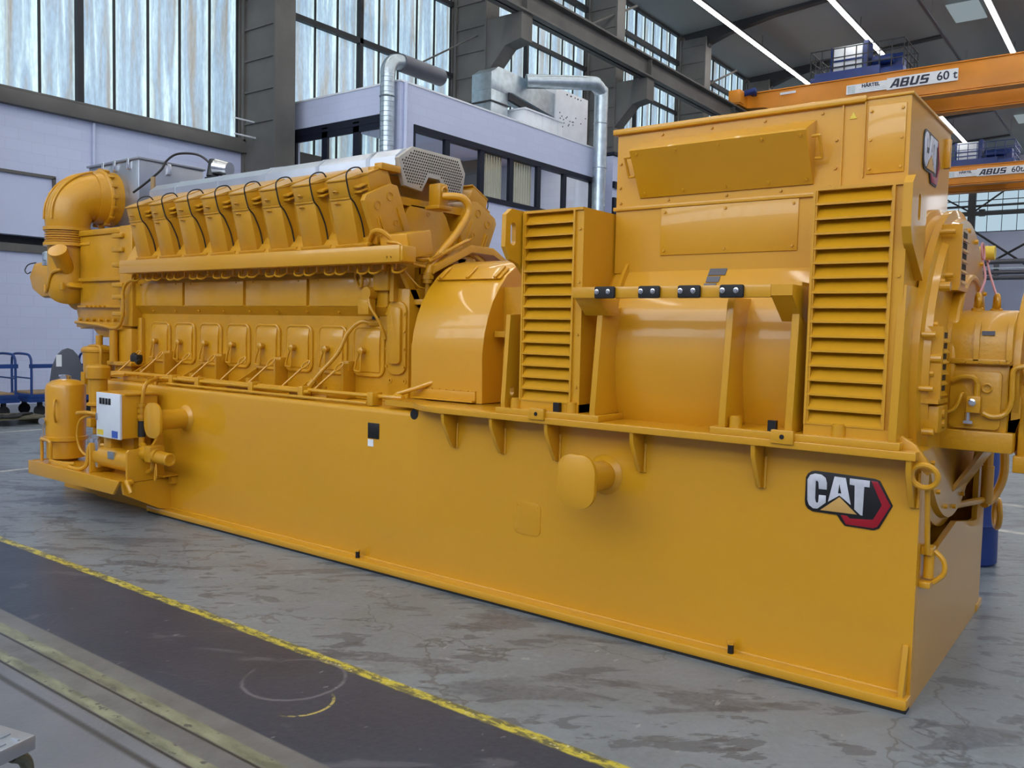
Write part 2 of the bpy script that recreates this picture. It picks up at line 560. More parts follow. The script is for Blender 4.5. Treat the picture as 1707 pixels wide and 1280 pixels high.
    dn = math_('ADD', d, math_('MULTIPLY', math_('SUBTRACT', noise(14.0), 0.5), 0.02))
    col = mix(math_('MULTIPLY', math_('MULTIPLY', band(dn, 0.235, 0.250), step(noise(2.5), 0.38, 0.5)), 0.45), col, (0.26, 0.25, 0.27))
    # short curved yellow scrape
    ex = math_('SUBTRACT', X, -2.209); ey = math_('SUBTRACT', Y, -1.6465)
    e = math_('SQRT', math_('ADD', math_('MULTIPLY', ex, ex), math_('MULTIPLY', ey, ey)))
    scr = math_('MULTIPLY', band(e, 0.150, 0.164, 0.003), step(X, -2.16, -2.08))
    scr = math_('MULTIPLY', scr, step(noise(30.0, detail=4), 0.40, 0.50))
    col = mix(math_('MULTIPLY', scr, 0.85), col, (0.52, 0.42, 0.12))
    L.new(col, b.inputs['Base Color'])
    rr = N.new('ShaderNodeMapRange')
    rr.inputs[3].default_value = 0.26; rr.inputs[4].default_value = 0.44
    L.new(noise(2.4, detail=5), rr.inputs[0])
    L.new(rr.outputs[0], b.inputs['Roughness'])
    bp = N.new('ShaderNodeBump'); bp.inputs['Strength'].default_value = 0.12; bp.inputs['Distance'].default_value = 0.01
    L.new(noise(38.0, detail=3), bp.inputs['Height']); L.new(bp.outputs[0], b.inputs['Normal'])
    return m

XW = -17.5                      # inner face of the long window wall
Y_END = 72.0
struct(MB().box(-18.2, 15, -13, Y_END + 0.5, -0.3, 0).build('floor', floor_mat()))

# ceiling sheet, very slightly pitched, with fine ribs along the hall
cb = MB()
cb.prism([(-18.0, 15.45), (-8.0, 16.05), (15.0, 15.9), (15.0, 16.3), (-8.0, 16.5), (-18.0, 15.9)], 'y', -13.3, Y_END + 0.4)
struct(cb.build('ceiling', CEILM))
for y0 in (36.4, 47.6, 58.0):
    s = MB().box(-7.13, -5.9, y0, y0 + 2.4, 15.86, 15.9)
    struct(s.build('window_%d' % (20 + int(y0)), SKYL))

# ---- long wall with five glazed bays, bay pitch 7.87 m
PITCH = 7.87
BAY0 = 2.65
NB = 11
bays = [BAY0 + PITCH * (i - 2) for i in range(NB)]
wb = MB()
wb.box(XW - 0.3, XW, -13, Y_END, 4.62, 5.92)                         # wall band under the windows
wb.box(XW - 0.3, XW, 4.41, Y_END, 0, 4.62)
wb.box(XW - 0.3, XW, -13, 4.41, 0, 3.10)
for y in (5.25, 9.0):
    wb.cyl((XW + 0.04, y, 0), (XW + 0.04, y, 5.9), 0.035, n=8)
struct(wb.build('wall_left', WALLW))
lb = MB().box(XW - 0.38, XW - 0.02, -13, 4.41, 3.40, 4.62)
struct(lb.build('wall_left_panel', WALLP))
db = MB().box(XW - 0.9, XW - 0.3, -13, 4.4, 3.05, 3.45)
struct(db.build('wall_left_recess', STEELDK))
tr = MB().box(XW - 0.02, XW + 0.06, -13, 4.41, 3.06, 3.22).box(XW - 0.02, XW + 0.03, 4.40, 4.46, 3.2, 4.62)
tr.box(XW - 0.02, XW + 0.03, -13, 4.46, 4.60, 4.66)
struct(tr.build('trim_1', STEEL))
sill = MB().box(XW - 0.3, XW + 0.16, -13, Y_END, 5.92, 6.20, 0.01).box(XW - 0.3, XW + 0.10, -13, Y_END, 6.20, 6.27, 0.01)
struct(sill.build('trim_2', STEEL))
st = MB()
for y in [BAY0 - PITCH * 2 - 1.62] + bays:                            # dark strips of wall between the bays
    st.box(XW - 0.3, XW - 0.02, y + 6.24, y + PITCH, 6.2, 15.6)
st.box(XW - 0.3, XW - 0.05, -13, bays[0], 6.2, 15.6)
st.box(XW - 0.28, XW - 0.04, -13, Y_END, 12.75, 13.55)
struct(st.build('wall_left_upper', STEEL))
for i, y in enumerate(bays):
    g = MB()
    g.box(XW - 0.16, XW - 0.13, y, y + 6.24, 6.25, 12.8).box(XW - 0.16, XW - 0.13, y, y + 6.24, 13.5, 15.5)
    w = struct(g.build('window_%d' % (i + 1), GLASS))
    f = MB()
    for k in range(9):
        t = 0.060 if k == 3 else 0.022
        if k in (0, 8):
            t = 0.04
        yy = y + 0.78 * k
        f.box(XW - 0.12, XW + (0.04 if k == 3 else -0.07), yy - t, yy + t, 6.25, 12.8)
        f.box(XW - 0.12, XW - 0.07, yy - t, yy + t, 13.5, 15.5)
    f.box(XW - 0.12, XW + 0.04, y, y + 6.24, 9.66, 9.80)
    f.box(XW - 0.12, XW + 0.02, y, y + 6.24, 11.86, 12.0)
    f.box(XW - 0.12, XW + 0.04, y, y + 6.24, 14.08, 14.28)
    f.box(XW - 0.12, XW, y, y + 6.24, 13.78, 13.81)
    f.box(XW - 0.12, XW + 0.02, y, y + 6.24, 15.36, 15.5)
    struct(f.build('window_frame', STEELDK, w))

# ---- columns with corbels, runway beam, haunched roof beams
for i, y in enumerate(bays):
    y0 = y + 6.28
    c = MB()
    c.box(XW + 0.05, -16.2, y0 + 0.06, y0 + 0.52, 0, 15.2)
    c.box(-16.26, -16.19, y0, y0 + 0.60, 0, 15.2).box(XW, XW + 0.10, y0, y0 + 1.2, 0, 15.2)
    for k in range(12):
        z = 6.6 + 0.75 * k
        c.box(XW, -16.22, y0 + 0.02, y0 + 0.06, z, z + 0.05)
    col = struct(c.build('column', STEEL))
    k = MB().prism([(-16.2, 9.55), (-15.45, 10.35), (-14.85, 10.45), (-14.85, 11.24), (-16.2, 11.24)], 'y', y0 + 0.02, y0 + 0.58, 0.01)
    struct(k.build('corbel', STEEL, col))
    if y > 12:
        h = MB().prism([(-16.9, 13.7), (-16.1, 14.9), (-15.2, 15.2), (-13.2, 15.55), (-10.5, 15.8), (-8, 15.95), (-8, 16.2), (-17.4, 15.7)], 'y', y0 + 0.12, y0 + 0.46)
        struct(h.build('roof_beam', STEELDK))
rb = MB().box(-15.04, -14.98, -13, Y_END, 11.25, 12.0).box(-15.25, -14.75, -13, Y_END, 11.25, 11.31).box(-15.25, -14.75, -13, Y_END, 11.94, 12.0)
rb.box(-15.06, -14.94, -13, Y_END, 12.0, 12.09)
for y in bays:
    rb.box(-15.2, -14.8, y + 6.5, y + 6.54, 11.3, 11.96)
struct(rb.build('runway_beam', STEEL))
tk = MB()
for y, z in ((24.6, 14.9), (34.4, 14.9)):
    tk.tube([(-17.2, y - 2, 12.6), (-16.0, y + 1.2, 14.4)], 0.05, 6, 1)
for y in (10.0, 17.3):
    tk.tube([(-17.2, y - 2.2, 9.7), (-16.4, y + 0.1, 11.2)], 0.03, 6, 1)
struct(tk.build('trim_3', STEEL))
pr = MB()
for z in (6.25, 6.62):
    pr.tube([(XW + 0.5, 8.4, z), (-17.0, 9.85, z)], 0.02, 6, 1)
struct(pr.build('trim_4', WHITEPAINT))

# ---- end wall of the hall
eb = MB().box(-18, 15, Y_END, Y_END + 0.3, 0, 10.3).box(-18, 15, Y_END, Y_END + 0.3, 14.4, 16.6)
for x in (-14.0, -10.5, -7.0, -3.5):
    eb.box(x, x + 0.04, Y_END - 0.02, Y_END, 0, 6.6)
eb.box(-18, 15, Y_END - 0.02, Y_END, 3.9, 3.96)
struct(eb.build('wall_far', WALLP))
g = MB().box(-17.5, 13, Y_END + 0.1, Y_END + 0.13, 10.3, 14.4)
w = struct(g.build('window_31', BACKLIT))
f = MB()
for k in range(30):
    f.box(-17.5 + k * 1.02, -17.46 + k * 1.02, Y_END, Y_END + 0.08, 10.3, 14.4)
for z in (10.3, 11.9, 12.75, 14.3):
    f.box(-17.5, 13, Y_END, Y_END + 0.08, z, z + 0.06)
struct(f.build('window_frame', STEELDK, w))
ft = MB()
ft.box(-11.35, -10.85, 69.8, 70.2, 0, 14.5)
ft.box(-17.4, 13, 69.85, 70.15, 11.35, 11.60).box(-17.4, 13, 69.85, 70.15, 12.0, 12.14)
ft.tube([(-10.9, 70, 10.2), (-7.2, 70, 7.45)], 0.09, 6, 1).tube([(-10.9, 70, 7.0), (-7.2, 70, 9.25)], 0.09, 6, 1)
ft.tube([(-10.9, 70, 11.7), (-8.6, 70, 13.4)], 0.07, 6, 1).tube([(-11.3, 70, 11.7), (-14.0, 70, 13.4)], 0.07, 6, 1)
ft.box(-10.6, -10.2, 69.8, 70.2, 11.3, 11.8)
struct(ft.build('trim_5', STEELDK))
fp = MB()
for z, r in ((7.75, 0.20), (6.95, 0.17), (6.55, 0.17)):
    fp.cyl((-17, 69.2, z), (12, 69.2, z), r, n=10)
for x in (-12.8, -9.3, -5.8):
    fp.box(x, x + 0.3, 69.1, 69.6, 6.4, 8.0)
struct(fp.build('trim_6', GREYDUCT))
struct(MB().box(-17, 12, 69.0, 69.4, 7.22, 7.30).build('trim_7', GALV))

# the near end of the hall behind the photographer: low wall, two bands of open glazing bars
nw = MB().box(-18, 15, -13.3, -13, 0, 6.4).box(-18, 15, -13.3, -13, 9.2, 10.0).box(-18, 15, -13.3, -13, 14.6, 16.2)
for k in range(17):
    nw.box(-17.5 + 2 * k - 0.06, -17.5 + 2 * k + 0.06, -13.25, -13.05, 6.4, 14.6)
struct(nw.build('wall_near_unseen', WALLP))

# the side of the hall away from the windows, out of this view but it shades the place
struct(MB().box(14.4, 14.8, -13, Y_END, 0, 16.2).build('wall_right', WALLP))

# ---- strip lights along the hall
for nm, x in (('strip light row nearest the window wall', -14.53), ('strip light row passing behind the blue crane platform', -10.17), ('strip light row at the top right beside the skylight', -5.2),
              (None, -0.4), (None, 4.4), (None, 9.2)):
    if nm:
        t = empty('strip_light', (x, 40, 15.0), 'long white ceiling ' + nm, 'light', 'ceiling strip light rows')
    else:
        t = empty('strip_light', (x, 40, 15.0), 'long white ceiling strip light row over the far side of the hall', 'light', 'ceiling strip light rows')
    MB().box(x - 0.085, x + 0.085, -12, 68, 14.96, 15.0).build('diffuser', STRIP, t)
    hb = MB().box(x - 0.13, x + 0.13, -12, 68, 15.001, 15.07)
    for y in range(-7, 68, 7):
        hb.cyl((x, y, 15.06), (x, y, 15.6), 0.012, n=6)
    hb.build('tray', STEELDK, t)
t = MB().box(-7.42, -7.30, 26, 68, 14.95, 15.03)
for y in range(27, 68, 8):
    t.cyl((-7.36, y, 15.0), (-7.36, y, 15.9), 0.012, n=6)
tag(t.build('cable_tray', GREYDUCT), 'thin grey cable tray hanging unlit between the strip light rows', 'cable tray')

# ---- mezzanine office block against the window wall
OX, OY0, OY1, OZ = -13.0, 9.89, 18.43, 7.22
ob = MB()
ob.box(OX - 0.2, OX, OY0, OY1, 0, 5.0).box(OX - 0.2, OX, OY0, OY1, 6.36, OZ)
ob.box(OX - 0.2, OX, OY0, 10.33, 5.0, 6.36).box(OX - 0.2, OX, 18.05, OY1, 5.0, 6.36)
ob.box(-17.05, OX - 0.2, OY0, OY0 + 0.2, 0, 5.0).box(-17.05, OX - 0.2, OY0, OY0 + 0.2, 6.58, OZ)
ob.box(-17.05, -16.68, OY0, OY0 + 0.2, 5.0, 6.58).box(-13.42, OX - 0.2, OY0, OY0 + 0.2, 5.0, 6.58)
ob.box(-17.05, OX - 0.1, OY1 - 0.2, OY1, 0, OZ)
ob.box(-17.05, OX - 0.1, OY0 + 0.1, OY1 - 0.1, OZ - 0.18, OZ - 0.02)
ob.cyl((-12.95, 10.02, 0), (-12.95, 10.02, OZ), 0.045, n=10)
ob.cyl((-17.12, OY0 - 0.03, 0), (-17.12, OY0 - 0.03, OZ), 0.06, n=10)
struct(ob.build('wall_office', WALLW))
struct(MB().box(-17.05, OX - 0.1, OY0 + 0.1, OY1 - 0.1, 4.2, 4.3).build('floor_office', WALLP))
struct(MB().box(-17.05, OX + 0.02, OY0 - 0.02, OY1 + 0.02, OZ, OZ + 0.04).build('trim_8', WHITEPAINT))
pl = MB().box(-17.3, -16.96, OY0 - 0.06, OY0 + 0.05, OZ - 0.04, OZ + 0.05)
struct(pl.build('trim_9', STEELDK))
# big window band to the right
def pane(a, c):
    b = MB()
    q = [(a[0], a[1], a[2]), (c[0], c[1], a[2]), (c[0], c[1], c[2]), (a[0], a[1], c[2])]
    b.bm.faces.new([b.bm.verts.new(p) for p in q])
    return b
mull = [10.33, 11.50, 12.82, 14.05, 15.30, 16.58, 18.05]
w = struct(pane((OX - 0.04, 10.35, 5.02), (OX - 0.04, 18.04, 6.34)).build('window_40', OGLASS))
f = MB()
f.box(OX - 0.16, OX + 0.03, 10.33, 18.05, 6.22, 6.36).box(OX - 0.16, OX + 0.05, 10.33, 18.05, 4.98, 5.10)
for i, y in enumerate(mull):
    t = 0.085 if 0 < i < 6 else 0.06
    f.box(OX - 0.08, OX + 0.015, y - (t if i else 0), y + (t if i < 6 else 0), 5.0, 6.36)
struct(f.build('window_frame', FRAME, w))
w = struct(pane((-16.66, OY0 + 0.03, 5.02), (-13.44, OY0 + 0.03, 6.5)).build('window_41', OGLASS))
f = MB()
f.box(-16.68, -13.42, OY0 - 0.01, OY0 + 0.06, 6.26, 6.58).box(-16.68, -13.42, OY0 - 0.01, OY0 + 0.06, 4.98, 5.1)
for i, x in enumerate((-16.68, -15.52, -14.42, -13.42)):
    f.box(x - (0.10 if i else 0), x + (0.10 if i < 3 else 0), OY0 - 0.01, OY0 + 0.06, 5.0, 6.5)
f.box(-16.5, -15.3, OY0 - 0.02, OY0 - 0.01, 6.40, 6.46).box(-15.1, -13.6, OY0 - 0.02, OY0 - 0.01, 6.40, 6.46)
struct(f.build('window_frame', FRAME, w))
# vertical blinds behind the right-hand panes
for a, b_, nm in ((12.9, 13.98, 'third'), (14.12, 15.25, 'fourth')):
    c = MB()
    n = int((b_ - a) / 0.11)
    for k in range(n):
        y = a + 0.11 * k
        c.box(OX - 0.20, OX - 0.185, y, y + 0.085, 5.02, 6.3, 0, None)
    tag(c.build('vertical_blind', CURT), 'cream vertical blind behind the %s pane of the long office window' % nm, 'blind', 'office window blinds')
oc = MB().box(-14.5, -13.4, 10.6, 17.6, 6.95, 7.0)  # added glowing panel, kept out of sight, brightens the office interior
tag(oc.build('office_fill_light', OFFL), 'unseen fill light added inside the mezzanine office', 'lamp')
# lower white annexe beyond the office
ab = MB().box(-17.2, -13.2, 19.6, 26, 0, 7.3)
struct(ab.build('wall_annexe', WALLW))
struct(MB().box(-17.25, -13.15, 19.58, 26.02, 7.32, 7.42).box(-13.2, -13.12, 19.6, 26, 6.3, 6.5).box(-13.2, -13.12, 19.6, 26, 4.6, 6.0).build('trim_10', FRAME))

# ---- ventilation on the office roof
du = MB()
PX, PY = -13.19, 9.68
du.cyl((PX, PY, 4.9), (PX, PY, 7.35), 0.165, n=20)
for k in range(22):
    du.ring((PX, PY, 5.0 + 0.108 * k), (0, 0, 1), 0.166, 0.006, 20, 4)
du.ring((PX, PY, 6.86), (0, 0, 1), 0.168, 0.022, 20, 6)
du.tube([(PX, PY, 7.33), (PX, PY + 0.02, 7.48), (PX, PY + 0.12, 7.62), (PX, PY + 0.28, 7.69), (PX, PY + 0.42, 7.70)], 0.17, 18, 4)
dv = empty('ventilation_pipe', (PX, PY, 4.9), 'ribbed grey ventilation pipe bending over the front corner of the office roof', 'pipe')
du.build('riser', GALV, dv)
MB().cyl((PX, PY + 0.40, 7.70), (PX, PY + 1.75, 7.70), 0.20, n=24).lathe((PX, PY + 1.75, 7.70), (0, 1, 0), [(0, 0.2), (0.05, 0.17), (0.07, 0)], 24).build('silencer', GREYDUCT, dv)

dp = MB()
QX, QY = -12.72, 18.0
dp.tube([(QX, QY, 4.6), (QX, QY, 8.55), (QX, QY - 0.06, 8.82), (QX - 0.02, QY - 0.30, 8.95), (QX - 0.1, QY - 0.6, 8.95), (QX - 1.3, QY - 2.0, 8.85)], 0.20, 18, 6)
for z in (5.3, 6.6, 7.9):
    dp.ring((QX, QY, z), (0, 0, 1), 0.203, 0.012, 20, 6)

ah = empty('air_handling_unit', (-14.4, 17.0, OZ), 'white air handling unit with rusty screw holes and galvanised ducts on the office roof', 'ventilation unit')
dp.build('round_duct', GALV, ah)
a = MB().box(-15.3, -14.0, 17.5, 19.3, OZ, 9.05, 0.01)
abody = a.build('body', WHITEPAINT, ah)
hole = None
for k in range(26):
    y, z = (17.6 + 1.6 * random.random(), 7.8 + random.gauss(0.35, 0.16)) if k < 18 else (17.6 + 1.6 * random.random(), 8.95)
    if hole is None:
        hy, hz = y, z
        hole = MB().cyl((-14.004, y, z), (-13.992, y, z), 0.022, n=8).build('screw_hole', STEELDK, abody)
    else:
        copy_tree(hole, (0, y - hy, z - hz), abody)
a = MB().box(-14.9, -13.75, 15.6, 17.5, OZ, 7.95, 0.01).box(-14.95, -13.70, 15.55, 17.5, 7.95, 7.99)
for k in range(5):
    a.box(-13.75, -13.735, 15.65 + 0.4 * k, 15.69 + 0.4 * k, OZ, 7.95)
a.build('plenum', WHITEPAINT, ah)
a = MB().box(-14.75, -14.05, 14.45, 15.2, OZ, 8.3, 0.01).prism([(14.45, 8.3), (15.2, 8.3), (15.35, 8.4), (17.5, 8.15), (17.5, 8.85), (15.2, 8.95), (14.75, 8.95), (14.45, 8.75)], 'x', -14.75, -14.05, 0.01)
a.build('rectangular_duct', GALV, ah)
a = MB()
for z in (7.55, 7.95):
    a.box(-14.78, -14.02, 14.42, 15.23, z, z + 0.04)
a.prism([(15.2, 8.35), (17.6, 8.0), (17.6, 7.86), (15.2, 8.15)], 'x', -14.1, -14.0)
a.build('duct_flange', STEELDK, ah)
a = MB().prism([(25.4, 7.4), (28.8, 7.4), (28.8, 8.1), (28.2, 8.5), (26.2, 8.5), (25.6, 8.1)], 'x', -15.2, -14.2, 0.03)
tag(a.build('roof_hood', WHITEPAINT), 'pale rounded ventilation hood on the annexe roof beyond the office', 'ventilation hood')

# ---- overhead cranes
BLOCK = {   # heavy slanted capitals made of bars, unit height
    'A': [[(-0.02, 0), (0.36, 1), (0.62, 1), (0.25, 0)], [(0.55, 1), (0.82, 1), (1.0, 0), (0.72, 0)], [(0.3, 0.2), (0.3, 0.4), (0.8, 0.4), (0.8, 0.2)], [(0.4, 1), (0.4, 0.84), (0.7, 0.84), (0.7, 1)]],
    'B': [[(0, 0), (0, 1), (0.28, 1), (0.28, 0)], [(0.2, 1), (0.2, 0.81), (0.8, 0.81), (0.86, 0.88), (0.8, 1)], [(0.2, 0.59), (0.2, 0.41), (0.82, 0.41), (0.88, 0.5), (0.82, 0.59)], [(0.2, 0.19), (0.2, 0), (0.86, 0), (0.92, 0.1), (0.86, 0.19)], [(0.62, 0.9), (0.86, 0.9), (0.86, 0.5), (0.62, 0.5)], [(0.64, 0.5), (0.92, 0.5), (0.92, 0.08), (0.64, 0.08)]],
    'U': [[(0, 0.1), (0, 1), (0.28, 1), (0.28, 0.1)], [(0.62, 0.1), (0.62, 1), (0.90, 1), (0.90, 0.1)], [(0.0, 0.12), (0.1, 0), (0.8, 0), (0.9, 0.12), (0.8, 0.22), (0.1, 0.22)]],
    'S': [[(0.08, 1), (0.86, 1), (0.86, 0.8), (0.0, 0.8), (0.0, 0.92)], [(0, 0.9), (0.27, 0.9), (0.27, 0.45), (0, 0.5)], [(0.02, 0.6), (0.84, 0.6), (0.9, 0.5), (0.84, 0.4), (0.02, 0.4)], [(0.62, 0.5), (0.9, 0.5), (0.9, 0.1), (0.62, 0.1)], [(0.02, 0.2), (0.9, 0.2), (0.9, 0.08), (0.82, 0), (0.02, 0)]],
}
def block_letter(ch, h, m, parent):
    b = MB()
    for k, p in enumerate(BLOCK[ch]):
        b.prism([((u + 0.26 * v) * h, v * h) for u, v in p], 'z', -0.002, 0.003 + 0.0003 * k)
    return b.xf(m).build('letter', INK, parent)
def crane(y, sign, label, plat_x, parts_label):
    t = empty('overhead_crane', (-14.9, y, 12.0), label, 'crane', 'orange overhead travelling cranes')
    for yy in (y, y + 3.1):
        b = MB().prism([(-14.95, 12.72), (-14.95, 12.12), (-13.9, 12.05), (-12.9, 11.66), (13.5, 11.6), (13.5, 12.72)], 'y', yy, yy + 0.55, 0.01)
        b.box(-14.95, 13.5, yy - 0.06, yy + 0.61, 12.72, 12.76).box(-12.9, 13.5, yy - 0.05, yy + 0.60, 11.56, 11.61)
        b.build('bridge_girder', ORANGE, t)
    b = MB().box(-15.15, -14.75, y - 0.9, y + 4.6, 12.12, 12.6, 0.02)
    for k in (0, 1):
        b.box(-15.25, -14.7, y - 0.95 + 4.6 * k, y - 0.45 + 4.6 * k, 12.18, 12.75, 0.02)
    b.build('end_carriage', ORANGE, t)
    MB().cyl((-14.9, y - 0.35, 12.66), (-14.2, y - 0.35, 12.76), 0.13, n=12).box(-14.5, -14.3, y - 0.3, y + 0.05, 12.6, 12.8).build('travel_motor', BLUE, t)
    # platform with drive cabinets on top of the bridge
    x0, x1 = plat_x
    L_ = x1 - x0
    p = MB().box(x0, x1, y + 0.1, y + 2.6, 12.77, 13.02, 0.01).box(x0 + 0.2, x1 - 0.9, y + 0.05, y + 0.12, 12.78, 13.16)
    pf = p.build('service_platform', BLUE, t)
    r = MB()
    for yy in (y + 0.12, y + 2.58):
        for k in range(9):
            r.box(x0 + L_ * k / 8 - 0.02, x0 + L_ * k / 8 + 0.02, yy - 0.02, yy + 0.02, 13.0, 14.15)
        for z in (13.35, 13.75, 14.13):
            r.box(x0, x1, yy - 0.02, yy + 0.02, z - 0.02, z + 0.02)
    for xx in (x0, x1):
        for k in range(5):
            r.box(xx - 0.02, xx + 0.02, y + 0.12 + 2.46 * k / 4, y + 0.16 + 2.46 * k / 4, 13.0, 14.15)
        for z in (13.35, 13.75, 14.13):
            r.box(xx - 0.02, xx + 0.02, y + 0.12, y + 2.58, z - 0.02, z + 0.02)
    r.build('railing', STEELDK if sign == '60 t' else BLUE, pf)
    a = MB().box(x0 + 0.85, x0 + 2.05, y + 0.5, y + 1.1, 13.12, 14.30, 0.01)
    a.build('drive_cabinet', WHITEPAINT, pf)
    a = MB().box(x0 + 0.78, x0 + 2.12, y + 0.44, y + 0.49, 13.66, 13.73).box(x0 + 0.78, x0 + 2.12, y + 0.44, y + 0.49, 13.42, 13.47)
    a.box(x0 + 0.74, x0 + 0.80, y + 0.44, y + 1.2, 13.1, 14.3).box(x0 + 2.10, x0 + 2.30, y + 0.44, y + 1.2, 13.1, 14.4)
    a.box(x0 + 2.35, x1 - 0.2, y + 0.8, y + 1.8, 13.02, 13.75, 0.03).cyl((x0 + 2.5, y + 0.6, 13.5), (x1 - 0.5, y + 0.6, 13.5), 0.2, n=14)
    a.build('hoist_drive', BLUE, pf)
    sx = -10.33 if sign == '60 t' else -10.38
    s = MB().box(sx, sx + 1.66, y - 0.075, y - 0.06, 12.06, 12.44).box(sx + 1.62, -6.05 if sign == '60 t' else -5.4, y - 0.076, y - 0.06, 12.02, 12.50)
    sg = s.build('name_board', LABEL_W, t)
    yf = y - 0.085
    lettering('lettering', 'H\u00c4RTEL', 0.20, INK, facing_front(sx + 0.62, yf, 12.33), sg, 0.008)
    MB().box(sx + 0.52, sx + 1.55, yf, yf + 0.008, 12.195, 12.21).box(sx + 0.52, sx + 1.6, yf, yf + 0.008, 12.13, 12.145).box(sx + 0.05, sx + 0.36, yf, yf + 0.006, 12.09, 12.40).build('small_print', GALV, sg)
    x = sx + 1.74
    for ch in 'ABUS':
        block_letter(ch, 0.345, facing_front(x, yf, 12.085), sg)
        x += 0.375
    lettering('lettering', sign, 0.47, INK, facing_front(sx + 3.50, yf, 12.255), sg, 0.006)
    lb_ = MB().box(-13.2, -12.5, y - 0.075, y - 0.06, 12.47, 12.57)
    lb_.build('small_plate', LABEL_W, t)
    return t
crane(34.0, '60 t', 'nearer orange overhead crane with the white board ending in 60 t', (-11.95, -8.15), '')
crane(56.5, '60t/10t', 'farther orange overhead crane seen beyond the alternator end below the nearer one', (-10.9, -6.8), '')

# ================================================================== LOOSE THINGS AROUND THE HALL
# platform trolley by the window wall
def trolley(x, y0, y1, label):
    t = empty('platform_trolley', (x, (y0 + y1) / 2, 0), label, 'trolley', 'blue platform trolleys')
    MB().box(x - 0.4, x + 0.4, y0, y1, 0.30, 0.40, 0.01).box(x - 0.43, x + 0.43, y0 - 0.02, y1 + 0.02, 0.26, 0.32).build('frame', TROLBLUE, t)
    MB().box(x - 0.37, x + 0.37, y0 + 0.05, y1 - 0.05, 0.401, 0.425).build('deck', PLY, t)
    for yy in (y0 + 0.03, y1 - 0.03):
        h = MB().tube([(x - 0.38, yy, 0.38), (x - 0.38, yy, 0.92), (x - 0.33, yy, 1.06), (x - 0.2, yy, 1.10), (x + 0.2, yy, 1.10), (x + 0.33, yy, 1.06), (x + 0.38, yy, 0.92), (x + 0.38, yy, 0.38)], 0.022, 8, 4)
        h.tube([(x - 0.38, yy, 0.68), (x + 0.38, yy, 0.68)], 0.014, 6, 1)
        h.build('push_handle', TROLBLUE, t)
    MB().box(x + 0.36, x + 0.42, y0, y1, 0.86, 0.93).box(x + 0.36, x + 0.42, y0 + (y1 - y0) * 0.42, y0 + (y1 - y0) * 0.42 + 0.07, 0.3, 0.9).build('side_rail', TROLBLUE, t)
    for sx in (-0.3, 0.3):
        for yy in (y0 + 0.2, y1 - 0.2):
            w = MB().lathe((x + sx - 0.025, yy, 0.1), (1, 0, 0), [(0, 0.03), (0, 0.09), (0.01, 0.10), (0.04, 0.10), (0.05, 0.09), (0.05, 0.03)], 18)
            w.box(x + sx - 0.04, x + sx + 0.04, yy - 0.03, yy + 0.03, 0.14, 0.27)
            w.build('caster', RUBBER, t)
trolley(-15.3, 2.78, 4.05, 'blue trolley with plywood deck behind the yellow tank')
trolley(-15.4, 1.35, 2.62, 'blue trolley cut by the left edge of the photo')
t = MB()
t.prism([(2.73, 0.0), (3.25, 0.0), (3.27, 0.70), (3.24, 0.92), (3.16, 1.12), (3.08, 1.21), (3.0, 1.24), (2.91, 1.21), (2.82, 1.12), (2.74, 0.92), (2.71, 0.70)], 'x', -14.03, -13.97, 0.008)
sp = tag(t.build('cable_drum', SPOOL), 'round-topped slate grey drum with a white paper tag, behind the yellow tank', 'drum')
MB().box(-13.969, -13.963, 2.79, 2.88, 0.93, 1.13).build('paper_tag', LABEL_W, sp)
t = MB()
for k in range(7):
    t.box(-14.6 + 0.13 * k, -14.5 + 0.13 * k, 0.7, 2.6, 0.10, 0.125)
for yy in (0.75, 1.55, 2.45):
    t.box(-14.6, -13.7, yy, yy + 0.1, 0, 0.10)
tag(t.build('timber_pallet', WOOD), 'weathered flat timber pallet on the floor in front of the trolleys', 'pallet')
t = MB()
for k in range(5):
    t.tube([(-13.9 + 0.05 * k, 0.6 + 0.3 * k, 0.16), (-14.1, 1.2 + 0.25 * k, 0.15), (-13.7 - 0.04 * k, 2.0, 0.15), (-14.2, 2.3 + 0.05 * k, 0.15)], 0.018, 6, 6)
tag(t.build('cable_coil', RUBBER), 'loose black cables lying across the timber pallet', 'cable')

# work stool whose corner shows at the bottom left edge
RZ = Matrix.Translation((-1.82, -2.96, 0.45)) @ Matrix.Rotation(math.radians(14), 4, 'Z')
st = empty('step_stool', (-1.95, -3.2, 0), 'metal step stool with a chequered tread, cut by the bottom left corner', 'stool')
t = MB().box(-0.42, 0, -0.60, 0, -0.045, 0, 0.004)
for i in range(9):
    for j in range(12):
        u = -0.40 + 0.045 * i; v = -0.58 + 0.048 * j
        q = 0.016
        if (i + j) % 2:
            t.box(u, u + 0.03, v, v + 0.007, 0, 0.004)
        else:
            t.box(u + 0.011, u + 0.018, v - 0.012, v + 0.02, 0, 0.004)
t.xf(RZ).build('tread', CHECK, st)
for u in (-0.38, -0.05):
    t = MB().tube([(u, -0.04, -0.06), (u, 0.0, -0.09), (u, 0.01, -0.16), (u, 0.0, -0.435)], 0.019, 10, 5).tube([(u, -0.56, -0.06), (u, -0.6, -0.12), (u, -0.6, -0.435)], 0.019, 10, 4)
    t.tube([(u, 0.0, -0.25), (u, -0.6, -0.25)], 0.012, 8, 1)
    t.xf(RZ).build('leg', STOOLG, st)

# blue drum standing behind the set
t = MB().lathe((-0.28, 3.3, 0), (0, 0, 1), [(0, 0.20), (0.02, 0.215), (0.3, 0.21), (0.31, 0.22), (0.33, 0.21), (0.6, 0.21), (0.61, 0.22), (0.63, 0.21), (0.88, 0.21), (0.9, 0.2), (0.9, 0.0)], 28)
tag(t.build('blue_barrel', BLUE), 'dark blue barrel behind the right end of the yellow skid', 'barrel')

